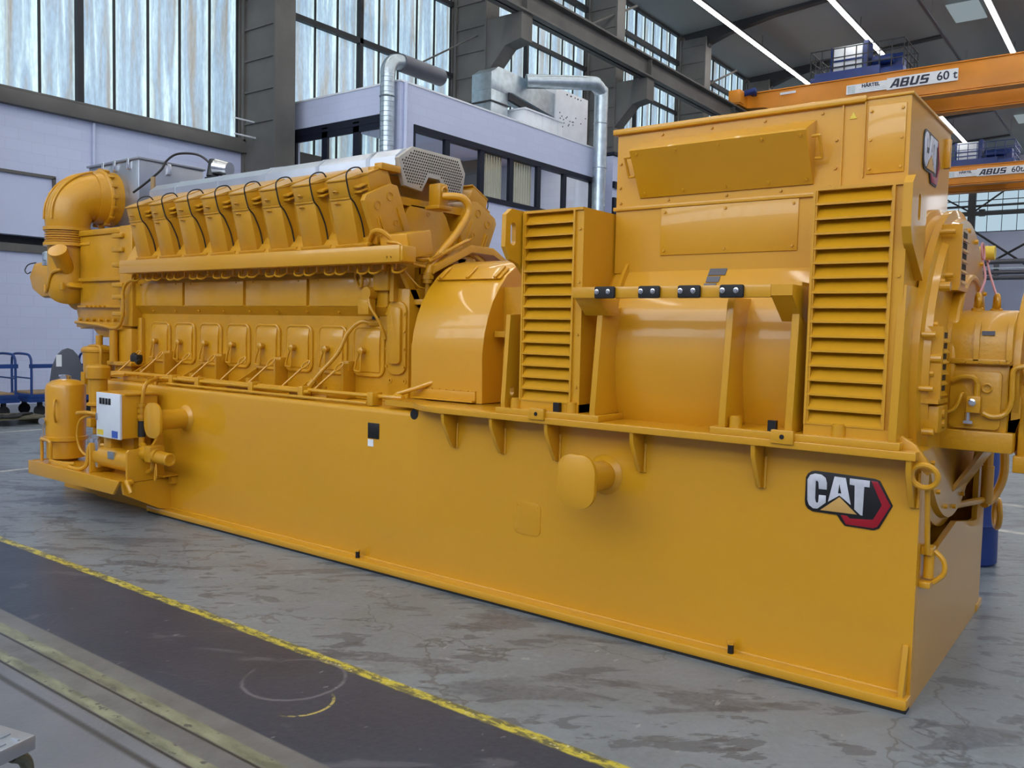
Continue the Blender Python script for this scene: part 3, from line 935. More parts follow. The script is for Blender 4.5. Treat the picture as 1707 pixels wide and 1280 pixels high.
# ================================================================== THE GENERATOR SET
G = empty('generator_set', (-3.9, 1.0, 0), 'huge yellow diesel generator set on a long skid filling the hall floor', 'generator')
YC = 1.0

# ---- skid
b = MB()
arc = [(0.09 + 0.04 - 0.04 * math.cos(a), 1.105 + 0.04 * math.sin(a)) for a in [math.pi / 2 * i / 6 for i in range(7)]]
b.prism([(0.09, 0.0)] + arc + [(0.60, 1.145), (0.60, 1.115), (0.12, 1.09), (0.12, 0.0)], 'x', -7.40, -3.12)
b.box(-3.12, -0.001, 0.09, 0.12, 0, 1.168)
b.box(-7.40, -0.001, 1.97, 2.0, 0, 1.15).box(-7.40, -7.37, 0.12, 1.97, 0, 1.14).box(-7.40, -3.2, 0.6, 1.97, 1.115, 1.145)
b.box(-8.1, -7.40, 0.12, 1.97, 0, 0.16)
# end plate with its cut-out
b.prism([(0.12, 0.0), (0.12, 1.178), (0.25, 1.178), (0.28, 0.70), (0.50, 0.66), (1.05, 0.72), (1.62, 0.63), (1.74, 0.62), (1.74, 1.178), (2.0, 1.178), (2.0, 0.0)], 'x', -0.03, 0.0)
skid = b.build('base_frame', YEL, G)
MB().box(-1.9, -0.05, 0.14, 1.95, 0.50, 0.53).box(-1.95, -1.9, 0.14, 1.95, 0.1, 1.15).box(-0.75, -0.72, 0.14, 1.9, 0.53, 1.15).build('inner_bulkhead', YCAST, skid)
b = MB().box(-6.35, 0.006, 0.0, 0.12, 0.014, 0.068, 0.016)
b.tube([(-6.34, 0.088, 0.068), (-0.01, 0.088, 0.068)], 0.009, 8, 1)
b.box(-0.10, 0.006, 1.9, 2.1, 0, 0.05, 0.006)
b.build('bottom_flange', YEL, skid)
MB().box(-6.34, 0.0, 0.014, 0.088, 0.0, 0.0145).build('shadow_gap_strip', RUBBER, skid)  # black strip standing in for the shadow line under the flange
b = MB().prism([(-3.16, 0.085), (-3.08, 0.02), (-2.94, -0.04), (-2.84, -0.055), (0.0, -0.055), (0.0, 0.26), (-0.2, 0.26), (-0.2, 0.30), (-1.78, 0.30), (-1.78, 0.6), (-3.45, 0.6), (-3.45, 0.10)], 'z', 1.168, 1.206, 0.004)
b.box(-3.45, 0.0, 1.70, 2.10, 1.168, 1.206, 0.004)
b.build('top_plate', YEL, skid)
for x in (-2.79, -2.40, -1.99, -1.425, -0.745, -0.03):
    s = MB().prism([(0.09, 1.168), (-0.045, 1.168), (-0.04, 1.11), (0.02, 1.00), (0.055, 0.945), (0.09, 0.935)], 'x', x - 0.012, x + 0.012, 0.003)
    s.tube([(x + 0.02, 0.088, 1.10), (x + 0.02, 0.086, 0.94)], 0.009, 6, 1)
    s.build('stiffener_bracket', YEL, skid)
MB().prism([(0.10, 0.062), (0.02, 0.062), (0.02, 0.10), (0.078, 0.295), (0.10, 0.295)], 'x', -0.04, -0.015, 0.003).build('corner_gusset', YEL, skid)
MB().cyl((-3.16, 0.0905, 1.125), (-3.16, 0.0885, 1.125), 0.035, n=20).build('drain_hole', BLACK, skid)

def rrect(x0, x1, z0, z1, r, n=5):
    o = []
    for cx, cz, s in ((x1 - r, z1 - r, 0), (x0 + r, z1 - r, 1), (x0 + r, z0 + r, 2), (x1 - r, z0 + r, 3)):
        o += [(cx + r * math.cos(math.pi / 2 * (s + i / n)), cz + r * math.sin(math.pi / 2 * (s + i / n))) for i in range(n + 1)]
    return o
def obround(cx, cz, w, h, n=12):
    r = w / 2; k = h / 2 - r
    return [(cx + r * math.cos(a), cz + k + r * math.sin(a)) for a in [math.pi * i / n for i in range(n + 1)]] + \
           [(cx + r * math.cos(a), cz - k + r * math.sin(a)) for a in [math.pi + math.pi * i / n for i in range(n + 1)]]
for x, z in ((-1.66, 0.895), (-5.86, 0.885)):
    b = MB().prism(rrect(x - 0.122, x + 0.122, z - 0.148, z + 0.148, 0.095, 8), 'y', -0.225, -0.20, 0.004)
    b.cyl((x, -0.20, z), (x, 0.092, z), 0.085, n=28)
    b.lathe((x, 0.06, z), (0, 1, 0), [(0, 0.086), (0.028, 0.115), (0.031, 0.0)], 28)
    b.build('lifting_trunnion', YEL, skid)
for x in (-3.64, -0.85, -6.12):
    s = MB().cyl((x, 0.04, 0.06), (x, 0.04, 0.115), 0.016, n=12)
    so = s.build('grounding_stud', BLACK, skid)
    MB().cyl((x, 0.04, 0.115), (x, 0.04, 0.127), 0.021, n=6).build('nut', YEL, so)
b = MB()
b.prism(rrect(-2.30, -2.10, 0.46, 0.66, 0.035), 'y', 0.086, 0.0905, 0.0015)
for x, z in ((-2.275, 0.485), (-2.125, 0.485), (-2.275, 0.635), (-2.125, 0.635)):
    b.cyl((x, 0.087, z), (x, 0.083, z), 0.006, n=8)
b.build('inspection_cover', YEL, skid)
MB().box(-3.60, -3.49, 0.083, 0.0905, 0.925, 1.035, 0.003).build('data_plate', BLACK, skid)
MB().box(-3.60, -3.545, 0.085, 0.0905, 0.868, 0.918).build('paper_tag', LABEL_W, skid)
# tie-down chain plates on the right end
b = MB()
b.prism([(-0.11, 1.235), (-0.08, 1.27), (-0.02, 1.235), (0.05, 1.14), (0.065, 1.12), (0.035, 1.10), (0.0, 1.13)], 'y', 0.02, 0.055, 0.006)
b.ring((0.03, 0.0, 1.10), (0, 1, 0.3), 0.055, 0.013, 20, 8)
b.tube([(0.035, 0.05, 1.05), (0.03, 0.12, 0.85), (0.028, 0.16, 0.72)], 0.012, 8, 4)
b.cyl((0.03, 0.20, 0.72), (0.03, 0.20, 0.60), 0.024, n=12).box(0.0, 0.05, 0.16, 0.24, 0.71, 0.75, 0.006).box(0.0, 0.05, 0.14, 0.26, 0.56, 0.59, 0.006)
b.tube([(0.05, 0.20, 0.73), (0.09, 0.20, 0.69), (0.095, 0.20, 0.63), (0.05, 0.20, 0.58)], 0.012, 8, 5)
b.build('lashing_shackle', YEL, skid)
b = MB().cyl((0.04, 1.78, 0.95), (0.04, 1.78, 0.72), 0.035, n=12).cyl((0.04, 1.78, 1.18), (0.04, 1.78, 0.95), 0.028, n=10)
b.ring((0.07, 2.04, 0.62), (1, 0.3, 0), 0.09, 0.018, 18, 8)
b.tube([(0.08, 1.98, 1.2), (0.10, 2.0, 0.9), (0.06, 1.95, 0.74), (0.02, 1.85, 0.70)], 0.026, 8, 5)
b.cyl((-0.10, 1.0, 0.78), (0.02, 1.75, 0.74), 0.020, n=10).cyl((-0.10, 0.42, 0.80), (-0.10, 1.1, 0.78), 0.040, n=12)
b.build('drain_pipe', YEL, skid)

# ---- badge, drawn flat in its own plane, origin at its middle
BACK = [(-0.199, 0.0843), (-0.1895, 0.1046), (-0.173, 0.117), (-0.1545, 0.1219), (-0.0607, 0.1199), (0.1228, 0.1151), (0.1449, 0.1079), (0.2056, -0.0014), (0.1508, -0.1157), (0.1279, -0.1277), (-0.0051, -0.1267), (-0.0275, -0.1028), (-0.0435, -0.0779), (-0.1592, -0.0793), (-0.1836, -0.0689), (-0.1964, -0.0515), (-0.1992, -0.0274)]
RED = [(0.106, 0.1047), (0.1351, 0.1043), (0.1971, -0.0026), (0.1432, -0.1085), (0.1243, -0.1182), (0.001, -0.1183), (-0.0254, -0.0769), (0.004, -0.0759), (0.0176, -0.0892), (0.1225, -0.0793), (0.1595, -0.0046), (0.1163, 0.0853)]
LC = [(-0.19, 0.075), (-0.1773, 0.0991), (-0.1539, 0.1088), (-0.1234, 0.1066), (-0.1027, 0.0926), (-0.0956, 0.0694), (-0.0951, 0.0368), (-0.1337, 0.0352), (-0.1352, 0.0679), (-0.1423, 0.0767), (-0.1506, 0.0722), (-0.1492, -0.0136), (-0.146, -0.0305), (-0.139, -0.0365), (-0.1322, -0.0286), (-0.1317, 0.0061), (-0.0982, 0.0071), (-0.0973, -0.0272), (-0.1361, -0.0621), (-0.1565, -0.0633), (-0.1776, -0.0489), (-0.1862, -0.0256)]
LA = [(-0.0617, 0.1051), (-0.0091, 0.104), (0.0194, -0.0228), (-0.0346, 0.0174), (-0.0875, -0.0224)]
LAH = [(-0.0371, 0.0716), (-0.0262, 0.027), (-0.0413, 0.0267)]
LT = [(0.0096, 0.1046), (0.1007, 0.1041), (0.1012, 0.0724), (0.0758, 0.0735), (0.0759, -0.0652), (0.0663, -0.065), (0.0363, -0.0406), (0.0343, 0.0739), (0.0101, 0.0742)]
TRI = [(-0.0342, 0.0089), (0.0487, -0.0642), (-0.1224, -0.067)]
def badge(m):
    o = MB().prism(BACK, 'z', 0.0, 0.006, 0.001).xf(m).build('maker_badge', BADGE_BLACK, G)
    MB().prism(RED, 'z', 0.006, 0.0085, 0.001).xf(m).build('red_hexagon_band', BADGE_RED, o)
    for p in (LC, LA, LT):
        MB().prism(p, 'z', 0.006, 0.010, 0.001).xf(m).build('letter', BADGE_SILVER, o)
    MB().prism(LAH, 'z', 0.010, 0.0104).xf(m).build('letter_counter', BADGE_BLACK, o)
    MB().prism(TRI, 'z', 0.006, 0.0095, 0.001).xf(m).build('gold_triangle', BADGE_GOLD, o)
badge(facing_front(-0.32, 0.09, 0.935))
badge(facing_right(-0.18, 0.83, 2.655) @ Matrix.Scale(1.02, 4))

# ---- alternator
ZA = 1.55
b = MB().lathe((-1.9, YC, ZA), (1, 0, 0), [(0, 0.60), (0.05, 0.78), (0.12, 0.82), (0.185, 0.82), (0.187, 0.862), (0.207, 0.862), (0.209, 0.83), (1.30, 0.83), (1.31, 0.845), (1.335, 0.845), (1.345, 0.83), (1.60, 0.83), (1.65, 0.86)], 72)
b.build('alternator_drum', YEL, G, 0.3)
tb = MB()
tb.box(-1.79, -0.55, 0.35, 1.32, 2.06, 2.87)
tb.prism([(0.35, 2.1), (0.35, 2.88), (1.32, 2.88), (1.32, 2.35), (1.0, 2.1)], 'x', -0.55, -0.18)
tbo = tb.build('terminal_box', YEL, G)
b = MB().box(-1.815, -0.385, 0.325, 1.345, 2.868, 2.90, 0.006).box(-0.40, -0.17, 0.34, 1.33, 2.878, 2.892, 0.003)
b.box(-1.805, -0.555, 0.336, 0.36, 2.425, 2.447, 0.003).box(-0.392, -0.386, 0.336, 0.36, 2.50, 2.88)
b.build('roof_lip', YEL, tbo)
b = MB().box(-1.49, -0.70, 0.342, 0.352, 2.155, 2.425, 0.003)
for x in (-1.465, -1.10, -0.725):
    for z in (2.18, 2.40):
        b.bolt((x, 0.342, z), (0, -1, 0), 0.008, 0.008)
b.build('access_panel', YEL, tbo)
b = MB().box(-0.375, -0.20, 0.342, 0.352, 2.515, 2.845, 0.003)
for x in (-0.36, -0.215):
    for z in (2.54, 2.68, 2.82):
        b.bolt((x, 0.342, z), (0, -1, 0), 0.008, 0.008)
b.build('access_panel', YEL, tbo)
b = MB().box(-0.50, -0.492, 0.338, 0.352, 2.46, 2.87)
b.build('cover_seam', YEL, tbo)
scr = None
pts = [(x, 2.47) for x in (-1.76, -1.45, -1.10, -0.80, -0.55)] + [(x, 2.842) for x in (-1.5, -1.2, -0.9, -0.6)] + [(x, z) for z in (2.56, 2.7) for x in (-1.765, -0.525)]
for x, z in pts:
    if scr is None:
        scr = MB().bolt((x, 0.348, z), (0, -1, 0), 0.009, 0.008).build('cover_screw', YCAST, tbo)
    else:
        copy_tree(scr, (x - pts[0][0], 0, z - pts[0][1]), tbo)
b = MB().prism([(0.35, 2.815), (0.20, 2.745), (0.195, 2.735), (0.34, 2.49), (0.35, 2.49)], 'x', -1.63, -0.63, 0.004)
for x in (-1.59, -1.35, -1.10, -0.86, -0.66):
    b.bolt((x, 0.208, 2.715), (0, -0.86, -0.5), 0.009, 0.008); b.bolt((x, 0.327, 2.515), (0, -0.86, -0.5), 0.009, 0.008)
ho = b.build('vent_hood', YEL, tbo)
b = MB()
for x, s in ((-1.645, -1), (-0.615, 1)):
    b.tube([(x, 0.245, 2.71), (x + s * 0.035, 0.243, 2.71), (x + s * 0.037, 0.25, 2.70), (x + s * 0.037, 0.295, 2.62), (x + s * 0.035, 0.30, 2.61), (x, 0.30, 2.61)], 0.008, 8, 3)
b.build('grab_handle', YEL, tbo)
MB().prism([(-0.465, 2.795), (-0.43, 2.795), (-0.4475, 2.83)], 'y', 0.345, 0.350, 0.001).build('warning_triangle', LABEL_Y, tbo)
MB().box(-0.182, -0.150, 1.16, 1.20, 2.66, 2.82, 0.004).build('edge_strip', YEL, tbo)

def louver(x0, x1, z0, z1, yf, depth):
    b = MB()
    b.box(x0, x0 + 0.02, yf, yf + depth, z0, z1).box(x1 - 0.02, x1 + 0.05, yf + 0.012, yf + depth, z0 - 0.05, z1)
    b.box(x0, x1 + 0.05, yf, yf + depth, z1, z1 + 0.015).box(x0, x1 + 0.05, yf, yf + depth, z0 - 0.05, z0)
    b.box(x1 - 0.012, x1, yf - 0.004, yf + 0.05, z0, z1).box(x0, x0 + 0.012, yf - 0.006, yf + 0.05, z0, z1)
    for k in range(4):
        b.bolt((x1 + 0.028, yf + 0.012, z0 + 0.1 + 0.3 * k), (0, -1, 0), 0.009, 0.008)
    n = 16; p = (z1 - z0) / n
    for k in range(n):
        zb = z0 + p * k
        b.prism([(yf + 0.046, zb + p * 1.05), (yf + 0.037, zb + p * 0.86), (yf + 0.020, zb + p * 0.52), (yf + 0.003, zb + 0.015), (yf - 0.004, zb + 0.010), (yf - 0.004, zb + 0.001), (yf + 0.004, zb), (yf + 0.025, zb + p * 0.48), (yf + 0.043, zb + p * 0.86), (yf + 0.051, zb + p * 1.05)], 'x', x0 + 0.012, x1 - 0.012)
    o = b.build('air_louver', YEL, G)
    MB().box(x0 + 0.02, x1 - 0.02, yf + 0.075, yf + 0.085, z0, z1).build('gap_shade_backing', DARKGAP, o)  # dark sheet put in as the shade between the slats
    return o
louver(-2.215, -1.85, 1.29, 2.395, 0.0, 0.42)
louver(-0.515, -0.15, 1.29, 2.395, 0.0, 0.40)

def lug(x, label=None):
    b = MB()
    t = 0.02
    pts = [(0.10, 2.40), (0.0, 2.41), (-0.12, 2.415), (-0.17, 2.375), (-0.175, 2.18), (-0.12, 2.10), (-0.02, 2.08), (0.10, 2.0)]
    return pts
def holed_plate(pts, hole, a0, a1, ax='x'):
    """plate with one slot: outer outline and slot bridged into one ring of faces"""
    bm = MB()
    def P(u, v, a):
        return (a, u, v) if ax == 'x' else (u, a, v)
    o = [Vector((u, v)) for u, v in pts]; h = [Vector((u, v)) for u, v in hole]
    c = sum(h, Vector((0, 0))) / len(h)
    ang = sorted(set([math.atan2((p - c).y, (p - c).x) for p in o] + [math.atan2((p - c).y, (p - c).x) for p in h]))
    def hit(poly, a):
        d = Vector((math.cos(a), math.sin(a))); best = None
        for p, q in zip(poly, poly[1:] + poly[:1]):
            e = q - p; den = d.x * e.y - d.y * e.x
            if abs(den) < 1e-12:
                continue
            w = p - c
            t = (w.x * e.y - w.y * e.x) / den; s = (w.x * d.y - w.y * d.x) / den
            if t > 0 and -1e-6 <= s <= 1 + 1e-6 and (best is None or t < best):
                best = t
        return c + d * (best or 0)
    n = len(ang)
    R = []
    for a in ang:
        po = hit(o, a); ph = hit(h, a)
        R.append([bm.bm.verts.new(P(*po, a0)), bm.bm.verts.new(P(*po, a1)), bm.bm.verts.new(P(*ph, a1)), bm.bm.verts.new(P(*ph, a0))])
    for i in range(n):
        A, B = R[i], R[(i + 1) % n]
        for j in range(4):
            k = (j + 1) % 4
            bm.bm.faces.new((A[j], A[k], B[k], B[j]))
    return bm
def slot(cy, cz, w, h, n=8):
    return obround(cy, cz, w, h, n)
holed_plate([(0.12, 2.41), (-0.10, 2.415), (-0.155, 2.375), (-0.16, 2.19), (-0.11, 2.12), (-0.03, 2.10), (0.12, 1.98)], slot(-0.085, 2.27, 0.05, 0.135), -2.255, -2.225).build('lifting_lug', YEL, G)
holed_plate([(0.22, 2.42), (-0.02, 2.43), (-0.065, 2.39), (-0.065, 2.20), (-0.02, 2.13), (0.22, 1.98)], slot(0.08, 2.30, 0.045, 0.12), -0.105, -0.065).build('lifting_lug', YEL, G)

# stands that carry the alternator on the skid
def stand(x, pts, label=None):
    b = MB().prism(pts, 'x', x - 0.018, x + 0.018, 0.003)
    return b.build('support_stand', YEL, G)
LEG = [(-0.035, 1.242), (-0.04, 1.27), (0.02, 1.86), (0.03, 1.90), (0.36, 1.90), (0.36, 1.245)]
stand(-1.68, [(-0.035, 1.242), (-0.04, 1.27), (0.015, 1.80), (0.33, 1.88), (0.36, 1.80), (0.36, 1.245)])
stand(-0.915, LEG)
stand(-0.575, [(-0.035, 1.242), (-0.04, 1.27), (0.0, 1.80), (0.02, 1.97), (0.36, 1.97), (0.36, 1.245)])
stand(-0.105, [(-0.035, 1.242), (-0.04, 1.27), (0.02, 1.95), (0.36, 1.95), (0.36, 1.245)])
holed_plate([(-0.035, 1.242), (-0.04, 1.27), (0.0, 1.80), (0.36, 1.82), (0.36, 1.245)], slot(0.03, 1.34, 0.04, 0.06), -2.325, -2.295).build('support_stand', YEL, G)
b = MB().box(-1.78, -0.66, -0.115, -0.055, 1.892, 1.952, 0.003)
b.prism([(-0.115, 1.952), (-0.115, 1.90), (0.05, 1.78), (0.10, 1.78), (0.10, 1.952)], 'x', -0.66, -0.555, 0.003)
b.prism([(-0.10, 1.892), (0.02, 1.80), (0.12, 1.80), (0.12, 1.892)], 'x', -1.78, -1.62, 0.003)
cbm = b.build('cross_beam', YEL, G)
for x in (-1.567, -1.30, -1.075, -0.85):
    q = MB().box(x - 0.062, x + 0.062, -0.140, -0.115, 1.888, 1.953, 0.010)
    qo = q.build('mounting_block', RUBBER, cbm)
    q = MB()
    for s in (-0.035, 0.035):
        q.lathe((x + s - 0.008, -0.139, 1.924), (0, -1, 0), [(0, 0.014), (0.004, 0.014), (0.005, 0.009), (0.012, 0.008), (0.012, 0)], 12)
    q.build('socket_bolt', CHROME, qo)
for a, c, bl in ((-2.36, -1.635, (-2.24, -1.84)), (-0.975, -0.07, (-0.855, -0.35))):
    b = MB().box(a, c, -0.045, 0.36, 1.206, 1.242, 0.003)
    b.box(a + (c - a) * 0.36, a + (c - a) * 0.36 + 0.11, -0.068, -0.035, 1.19, 1.256, 0.003)
    for x in bl:
        b.cyl((x, 0.0, 1.24), (x, 0.0, 1.295), 0.032, n=16).cyl((x, 0.0, 1.295), (x, 0.0, 1.303), 0.026, n=16)
    fo = b.build('mounting_foot', YEL, G)
    xm = -1.93 if a < -2 else -0.66
    MB().box(xm - 0.02, xm + 0.02, -0.03, 0.0, 1.243, 1.295).build('level_pad', BLACK, fo)
    xh = a + (c - a) * 0.36 + 0.055
    MB().cyl((xh, -0.067, 1.224), (xh, -0.070, 1.224), 0.012, n=10).build('tapped_hole', BLACK, fo)
pm = facing_front(-1.13, 0.40, 2.06)
b = MB()
for (z0, z1), w, dx in (((2.035, 2.105), 0.10, 0.0), ((1.995, 2.028), 0.075, -0.012), ((1.962, 1.988), 0.07, -0.02)):
    y0 = YC - math.sqrt(0.832 ** 2 - (z0 - ZA) ** 2); y1 = YC - math.sqrt(0.832 ** 2 - (z1 - ZA) ** 2)
    b.prism([(y0 - 0.004, z0), (y1 - 0.004, z1), (y1 + 0.02, z1), (y0 + 0.02, z0)], 'x', -1.13 + dx - w / 2, -1.13 + dx + w / 2)
b.build('rating_plate', GREYDUCT, G)

# right-hand end shield, vents and end housing
b = MB().lathe((-0.39, YC, ZA), (1, 0, 0), [(0, 0.80), (0.10, 0.855), (0.24, 0.855), (0.25, 0.825), (0.29, 0.825), (0.30, 0.845), (0.335, 0.845), (0.345, 0.80), (0.375, 0.79), (0.38, 0.0)], 72)
for k in range(20):
    a = 2 * math.pi * k / 20
    b.bolt((-0.012, YC + 0.77 * math.cos(a), ZA + 0.74 * math.sin(a)), (1, 0, 0), 0.014, 0.014)
b.cyl((-0.06, YC, 1.60), (0.02, YC, 1.60), 0.46, n=40).ring((0.02, YC, 1.60), (1, 0, 0), 0.44, 0.018, 40, 8)
for z in (1.96, 1.62):
    b.cyl((-0.05, 0.36 if z > 1.8 else 0.24, z), (0.03, 0.36 if z > 1.8 else 0.24, z), 0.022, n=12)
b.build('end_shield', YEL, G, 0.3)
def vent(y0, y1, z0, z1, x0, x1):
    b = MB().box(x0, x1, y0, y1, z0, z1, 0.004)
    n = max(4, int((z1 - z0) / 0.055)); p = (z1 - z0 - 0.03) / n
    for k in range(n):
        z = z0 + 0.015 + p * k
        b.prism([(x1 - 0.002, z + p * 0.42), (x1 + 0.014, z + 0.006), (x1 + 0.014, z), (x1 - 0.002, z + 0.004)], 'y', y0 + 0.03, y1 - 0.02)
    b.box(x0, x1 + 0.012, y0 - 0.006, y0 + 0.02, z0 - 0.01, z1 + 0.01).box(x0 - 0.01, x1 + 0.01, y0 - 0.03, y1 + 0.02, z0 - 0.02, z0)
    for z in (z0 + 0.05, z1 - 0.03):
        b.cyl((x0, y0 - 0.05, z), (x1 - 0.01, y0 - 0.05, z), 0.013, n=10)
    o = b.build('end_vent', YEL, G)
    for k in range(n):
        z = z0 + 0.015 + p * k
        MB().box(x1 + 0.0005, x1 + 0.002, y0 + 0.035, y1 - 0.025, z + p * 0.42, z + p * 0.95).build('vent_slot', DARKGAP, o)
    return o
vent(0.52, 0.74, 1.97, 2.26, -0.05, 0.03)
vent(0.24, 0.42, 1.43, 1.76, -0.05, 0.02)
vent(0.42, 0.78, 0.74, 1.14, -0.16, -0.09)
b = MB().box(-0.04, 0.03, 0.24, 0.46, 1.27, 1.40, 0.01).cyl((0.03, 0.33, 1.36), (0.04, 0.33, 1.36), 0.02, n=10).cyl((0.03, 0.34, 1.31), (0.04, 0.34, 1.31), 0.02, n=10)
b.cyl((-0.03, 0.2, 1.28), (0.02, 0.2, 1.28), 0.016, n=10)
b.build('sensor_box', YCAST, G)
MB().cyl((-0.12, 1.72, 2.235), (0.02, 1.72, 2.235), 0.042, n=16).build('lifting_pin', LABEL_Y, G)

b = MB().box(-0.03, 0.30, 0.55, 1.45, 1.17, 1.27, 0.008).box(0.0, 0.27, 0.57, 1.43, 1.26, 1.60, 0.015)
b.prism([(0.55, 1.59), (0.55, 1.72), (0.58, 1.79), (0.66, 1.845), (0.74, 1.86), (1.26, 1.86), (1.40, 1.80), (1.45, 1.72), (1.45, 1.59)], 'x', -0.01, 0.28, 0.012)
b.prism([(0.02, 1.25), (0.28, 1.25), (0.32, 1.34), (0.32, 1.44), (0.28, 1.50), (0.28, 1.2)], 'y', 0.60, 1.4)
for x in (0.0, 0.125, 0.265):
    b.prism([(0.56, 1.60), (0.535, 1.61), (0.535, 1.74), (0.57, 1.80)], 'x', x - 0.012, x + 0.012)
b.box(-0.005, 0.275, 0.535, 0.56, 1.595, 1.62, 0.004)
b.prism(rrect(0.02, 0.24, 1.28, 1.56, 0.02), 'y', 0.55, 0.575, 0.004)
for x in (0.01, 0.075, 0.15, 0.22, 0.265):
    b.bolt((x, 0.535, 1.607), (0, -1, 0), 0.009, 0.009)
b.ring((0.18, 0.545, 1.48), (0, 1, 0), 0.02, 0.006, 14, 6)
for x, y in ((0.09, 0.75), (0.16, 0.85)):
    b.lathe((x, y, 1.85), (0, 0, 1), [(0, 0.03), (0.02, 0.03), (0.025, 0.02), (0.04, 0.02)], 12).ring((x, y, 1.905), (1, 0.3, 0), 0.035, 0.013, 16, 8)
eb_ = b.build('end_bearing_housing', YCAST, G)
MB().box(0.145, 0.20, 0.546, 0.55, 1.735, 1.755).build('rating_plate', GREYDUCT, eb_)
b = MB().box(0.10, 0.16, 0.50, 0.55, 1.36, 1.44, 0.004).cyl((0.14, 0.53, 1.44), (0.14, 0.53, 1.50), 0.014, n=10)
b.tube([(0.14, 0.53, 1.50), (0.12, 0.52, 1.53), (0.07, 0.52, 1.53), (0.03, 0.53, 1.51)], 0.013, 8, 5)
b.tube([(0.17, 0.53, 1.36), (0.21, 0.53, 1.345), (0.26, 0.54, 1.36), (0.285, 0.54, 1.42), (0.285, 0.54, 1.52), (0.29, 0.54, 1.575), (0.33, 0.54, 1.59), (0.42, 0.56, 1.59)], 0.013, 8, 6)
b.tube([(-0.02, 0.50, 1.35), (0.03, 0.50, 1.36), (0.06, 0.50, 1.39), (0.075, 0.50, 1.44), (0.08, 0.53, 1.45)], 0.009, 8, 5)
vb = b.build('oil_valve_block', YCAST, G)
MB().lathe((0.125, 0.50, 1.41), (0, -1, 0), [(0, 0.018), (0.01, 0.018), (0.012, 0.011), (0.02, 0.011), (0.02, 0)], 14).cyl((0.105, 0.52, 1.36), (0.105, 0.52, 1.32), 0.013, n=10).box(0.09, 0.13, 0.51, 0.535, 1.305, 1.32).build('valve_fitting', CHROME, vb)
b = MB().lathe((0.28, YC, 1.55), (1, 0, 0), [(0, 0.44), (0.03, 0.44), (0.035, 0.37), (0.07, 0.37), (0.075, 0.42), (0.10, 0.42), (0.11, 0.40), (0.30, 0.36), (0.42, 0.28), (0.46, 0.12), (0.46, 0)], 44)
for k in range(14):
    a = 2 * math.pi * k / 14
    b.tube([(0.36, YC + 0.41 * math.cos(a), 1.55 + 0.41 * math.sin(a)), (0.58, YC + 0.37 * math.cos(a), 1.55 + 0.37 * math.sin(a)), (0.71, YC + 0.27 * math.cos(a), 1.55 + 0.27 * math.sin(a))], 0.012, 6, 3)
b.build('fan_cowl', YCAST, G)
b = MB().box(0.31, 0.75, 0.62, 1.4, 1.15, 1.5, 0.01).box(0.30, 0.75, 0.58, 1.4, 1.08, 1.16, 0.005)
for k in range(12):
    b.box(0.34, 0.74, 0.60, 0.625, 1.30 + 0.015 * k, 1.306 + 0.015 * k)
b.build('oil_cooler', YCAST, G)
b = MB().prism([(1.02, 0.0), (1.62, 0.0), (1.52, -0.60), (0.92, -0.60)], 'x', 0.0, 0.02, 0, Matrix.Translation((0.13, 0, 1.18)) @ Matrix.Rotation(math.radians(30), 4, 'Y'))
b.build('end_support', YEL, G)
for y0, x0, lab in ((1.62, 0.09, 'pink lifting sling hooked to the left eye on the end bearing housing'), (1.80, 0.16, 'pink lifting sling hooked to the right eye on the end bearing housing')):
    sl = MB()
    sl.tube([(x0, 0.75 + (x0 - 0.09) * 1.4, 1.93), (x0 * 0.4, 1.3, 2.06), (-0.03, y0, 2.185)], 0.0065, 6, 5)
    sl.ring((-0.03, y0, 2.235), (1, 0, 0.1), 0.050, 0.0065, 16, 6)
    tag(sl.build('lifting_sling', PINK), lab, 'sling', 'pink lifting slings')

# ================================================================== ENGINE
EX1 = -3.80
b = MB()
b.prism([(0.50, 1.15), (0.50, 1.79), (0.44, 1.86), (0.46, 1.88), (0.46, 2.10), (0.52, 2.30), (1.48, 2.30), (1.54, 2.10), (1.54, 1.88), (1.56, 1.86), (1.50, 1.79), (1.50, 1.15)], 'x', -7.32, EX1, 0.006)
for k in range(9):
    b.bolt((-7.0 + 0.38 * k, 0.462, 1.82), (0, -0.8, -0.6), 0.012, 0.012)
b.box(-7.30, -7.22, 0.46, 0.52, 1.15, 1.75, 0.01).box(-3.90, -3.78, 0.44, 0.6, 1.86, 2.14, 0.01)
b.prism([(0.30, 2.30), (0.70, 3.0), (1.30, 3.0), (1.70, 2.30)], 'x', -7.2, -4.12)
eng = b.build('engine_block', YCAST, G)
# right-hand end casing with the bolted oblong cover
b = MB().box(EX1, -3.585, 0.47, 1.53, 1.15, 2.0, 0.01).box(-3.585, -3.42, 0.49, 1.53, 1.15, 1.60, 0.01).box(-3.585, -3.42, 0.95, 1.5, 1.6, 2.1)
b.build('gear_casing', YCAST, G)
b = MB().prism(rrect(-3.80, -3.60, 1.36, 1.90, 0.07), 'y', 0.45, 0.475, 0.004).prism(rrect(-3.765, -3.635, 1.44, 1.86, 0.03), 'y', 0.425, 0.46, 0.006)
for z in (1.42, 1.55, 1.68, 1.81):
    for x in (-3.79, -3.61):
        b.bolt((x, 0.452, z), (0, -1, 0), 0.011, 0.014)
for x in (-3.77, -3.62):
    b.lathe((x, 0.472, 1.31), (0, -1, 0), [(0, 0.02), (0.008, 0.02), (0.008, 0.009), (0.002, 0.009), (0.002, 0)], 12)
b.build('casing_cover', YCAST, G)
b = MB()
